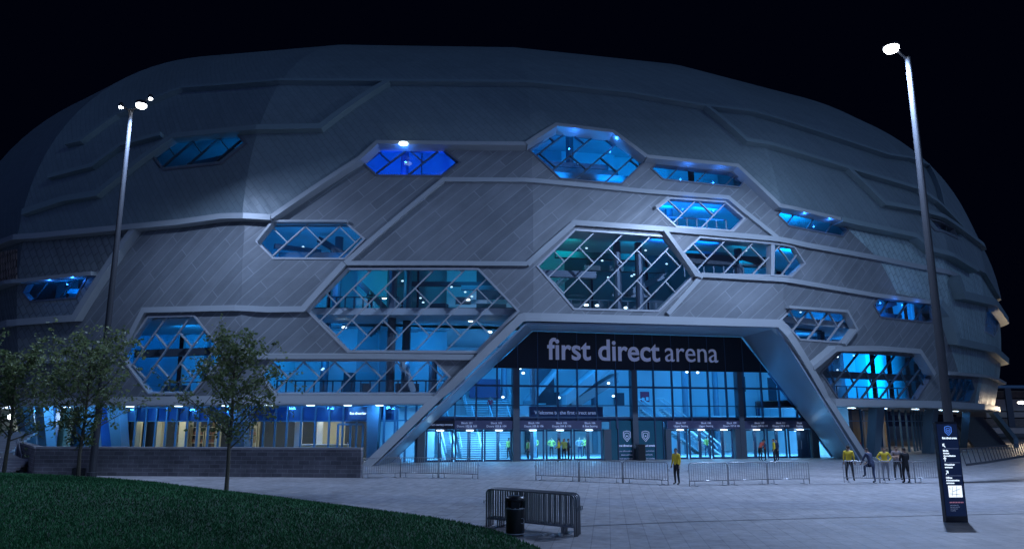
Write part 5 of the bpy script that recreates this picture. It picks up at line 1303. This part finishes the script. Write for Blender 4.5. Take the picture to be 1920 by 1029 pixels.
    for sx in (-1, 1): hb.tube([hc+rt*sx*.03*s+f*.083*s+upv*.03*s, hc+rt*sx*.03*s+f*.09*s+upv*.03*s], [.010*s,.007*s], 6)
    hb.tube([hc+f*.088*s-upv*.045*s-rt*.02*s, hc+f*.092*s-upv*.045*s, hc+f*.088*s-upv*.045*s+rt*.02*s], .005*s, 5)
    o = hb.build('person', [M['skin'], M[top], M[legs], M['shoe']], None, smooth=True)
    tag(o, label, 'person', group)
    # hair cap
    if hair:
        m = MB(); c = hc+upv*.055*s-f*.012*s; n = 12; rings = []
        for a in np.linspace(-.35, math.pi/2, 6):
            for k in range(n):
                t = 2*math.pi*k/n; lowf = -.05*max(0, -math.cos(t)) if a < 0 else 0
                if a < .2 and math.cos(t) > .45: rr_, zz_ = .080, .045
                else: rr_, zz_ = .093*math.cos(a), .082*math.sin(a)+lowf
                m.v.append(tuple(c+(rt*math.sin(t)*.9+f*math.cos(t)*1.08)*rr_*s+upv*zz_*s))
        for j in range(5):
            for k in range(n): m.f.append((j*n+k, j*n+(k+1)%n, (j+1)*n+(k+1)%n, (j+1)*n+k)); m.m.append(0)
        m.build('hair', M[hair], o, smooth=True)
    o.location = base; o.rotation_euler = (0, 0, face)
    return o
TOWARD = math.pi   # facing the camera
def pz_(x, y, z=0.): return G(x, y, z)
person(pz_(1270,908), 2.2, 'lone steward in a yellow jacket standing between the barrier rows', 'hivis', 'blackc', 'stand', 1.78, seed=1)
person(pz_(1595,901), -.6, 'steward in a yellow jacket at the left end of the right hand barriers', 'hivis', 'blackc', 'stand', 1.85, seed=2)
person(pz_(1638,905), .5, 'man in a navy top and jeans leaning with one foot on the barrier', 'navyc', 'jeans', 'foot_up', 1.8, seed=3)
person(pz_(1662,900), 2.9, 'person in a loose yellow top and pale trousers at the right hand barriers', 'hivis', 'tan', 'hips', 1.75, seed=4)
person(pz_(1685,899), 2.9, 'person with folded arms in a dark top behind the right hand barriers', 'greyc', 'blackc', 'fold', 1.8, seed=5, sleeve=False)
person(pz_(1701,905), .2, 'person all in black seen from behind at the right hand barriers', 'blackc', 'blackc', 'front', 1.78, seed=6)
person(pz_(1048,865), 1.5, 'leftmost of the three standing outside the middle doors, yellow jacket', 'hivis', 'blackc', 'front', 1.82, seed=7)
person(pz_(1058,864), 2.6, 'middle one of three standing outside the middle doors, lime vest', 'lime', 'blackc', 'phone', 1.8, seed=8)
person(pz_(1066,864), -1.5, 'dark dressed one of the three standing outside the middle doors', 'navyc', 'blackc', 'front', 1.78, seed=9)
person(pz_(1426,863), -1.2, 'person in a red orange jacket bending forward at the open door', 'orange', 'blackc', 'lean', 1.8, seed=10)
person(pz_(1436,863), 1.3, 'dark dressed person beside the one in the red orange jacket', 'navyc', 'blackc', 'front', 1.7, seed=11)
person(pz_(1453,866), 1.4, 'steward in yellow standing just right of the red orange jacket', 'hivis', 'blackc', 'stand', 1.8, seed=12)
person(pz_(1458,863), 1.9, 'dark dressed person half hidden behind the steward at the open door', 'navyc', 'blackc', 'stand', 1.72, seed=13)
def hp(x, d): u = EUZ(x, 830, d)[0]; p = EW(u, .014, d); return p
person(hp(990,1.2), 2.0, 'person in a lime vest just inside the glass, left in the middle doors', 'lime', 'blackc', 'stand', 1.7, seed=14)
person(hp(1004,5.), TOWARD, 'person in pale yellow facing out behind the left one of the middle doors', 'lime', 'blackc', 'front', 1.8, seed=15)
person(hp(1034,5.5), TOWARD, 'person in pale yellow with hands on hips behind the middle doors', 'lime', 'blackc', 'hips', 1.75, seed=16)
person(hp(1087,4.5), TOWARD, 'person in a pale top with hands on hips behind the rightmost middle door', 'tan', 'navyc', 'hips', 1.78, seed=17)
person(hp(1096,7.), 2.5, 'person in lime standing deep in the hall behind the middle doors', 'lime', 'blackc', 'stand', 1.75, seed=18)
person(hp(1325,4.), 0., 'person in a lime jacket seen from behind inside the right hand doors', 'lime', 'navyc', 'front', 1.8, seed=19)
person(hp(1373,3.), 1.5, 'person in a pale top at the foot of the right hand escalator', 'tan', 'jeans', 'stand', 1.7, seed=20)
person(hp(954,4.), 2.5, 'person in lime half hidden by the left entrance pillar', 'lime', 'blackc', 'stand', 1.75, seed=21)
person(pz_(1857,836), .5, 'distant steward in lime at the foot of the outside stairs', 'lime', 'blackc', 'stand', 1.8, seed=22)
u = EUZ(919, 785, 9.9)[0]; person(EW(u, ZG-.02, 9.85), TOWARD, 'person in red on the landing of the wide hall stairs', 'redc', 'navyc', 'walk', 1.75, seed=23)
p = SP(672, 580, 3.); p.z = 11.3; person(p, TOWARD, 'dark figure at the railing in the big window left of the entrance', 'blackc', 'blackc', 'front', 1.75, seed=24)
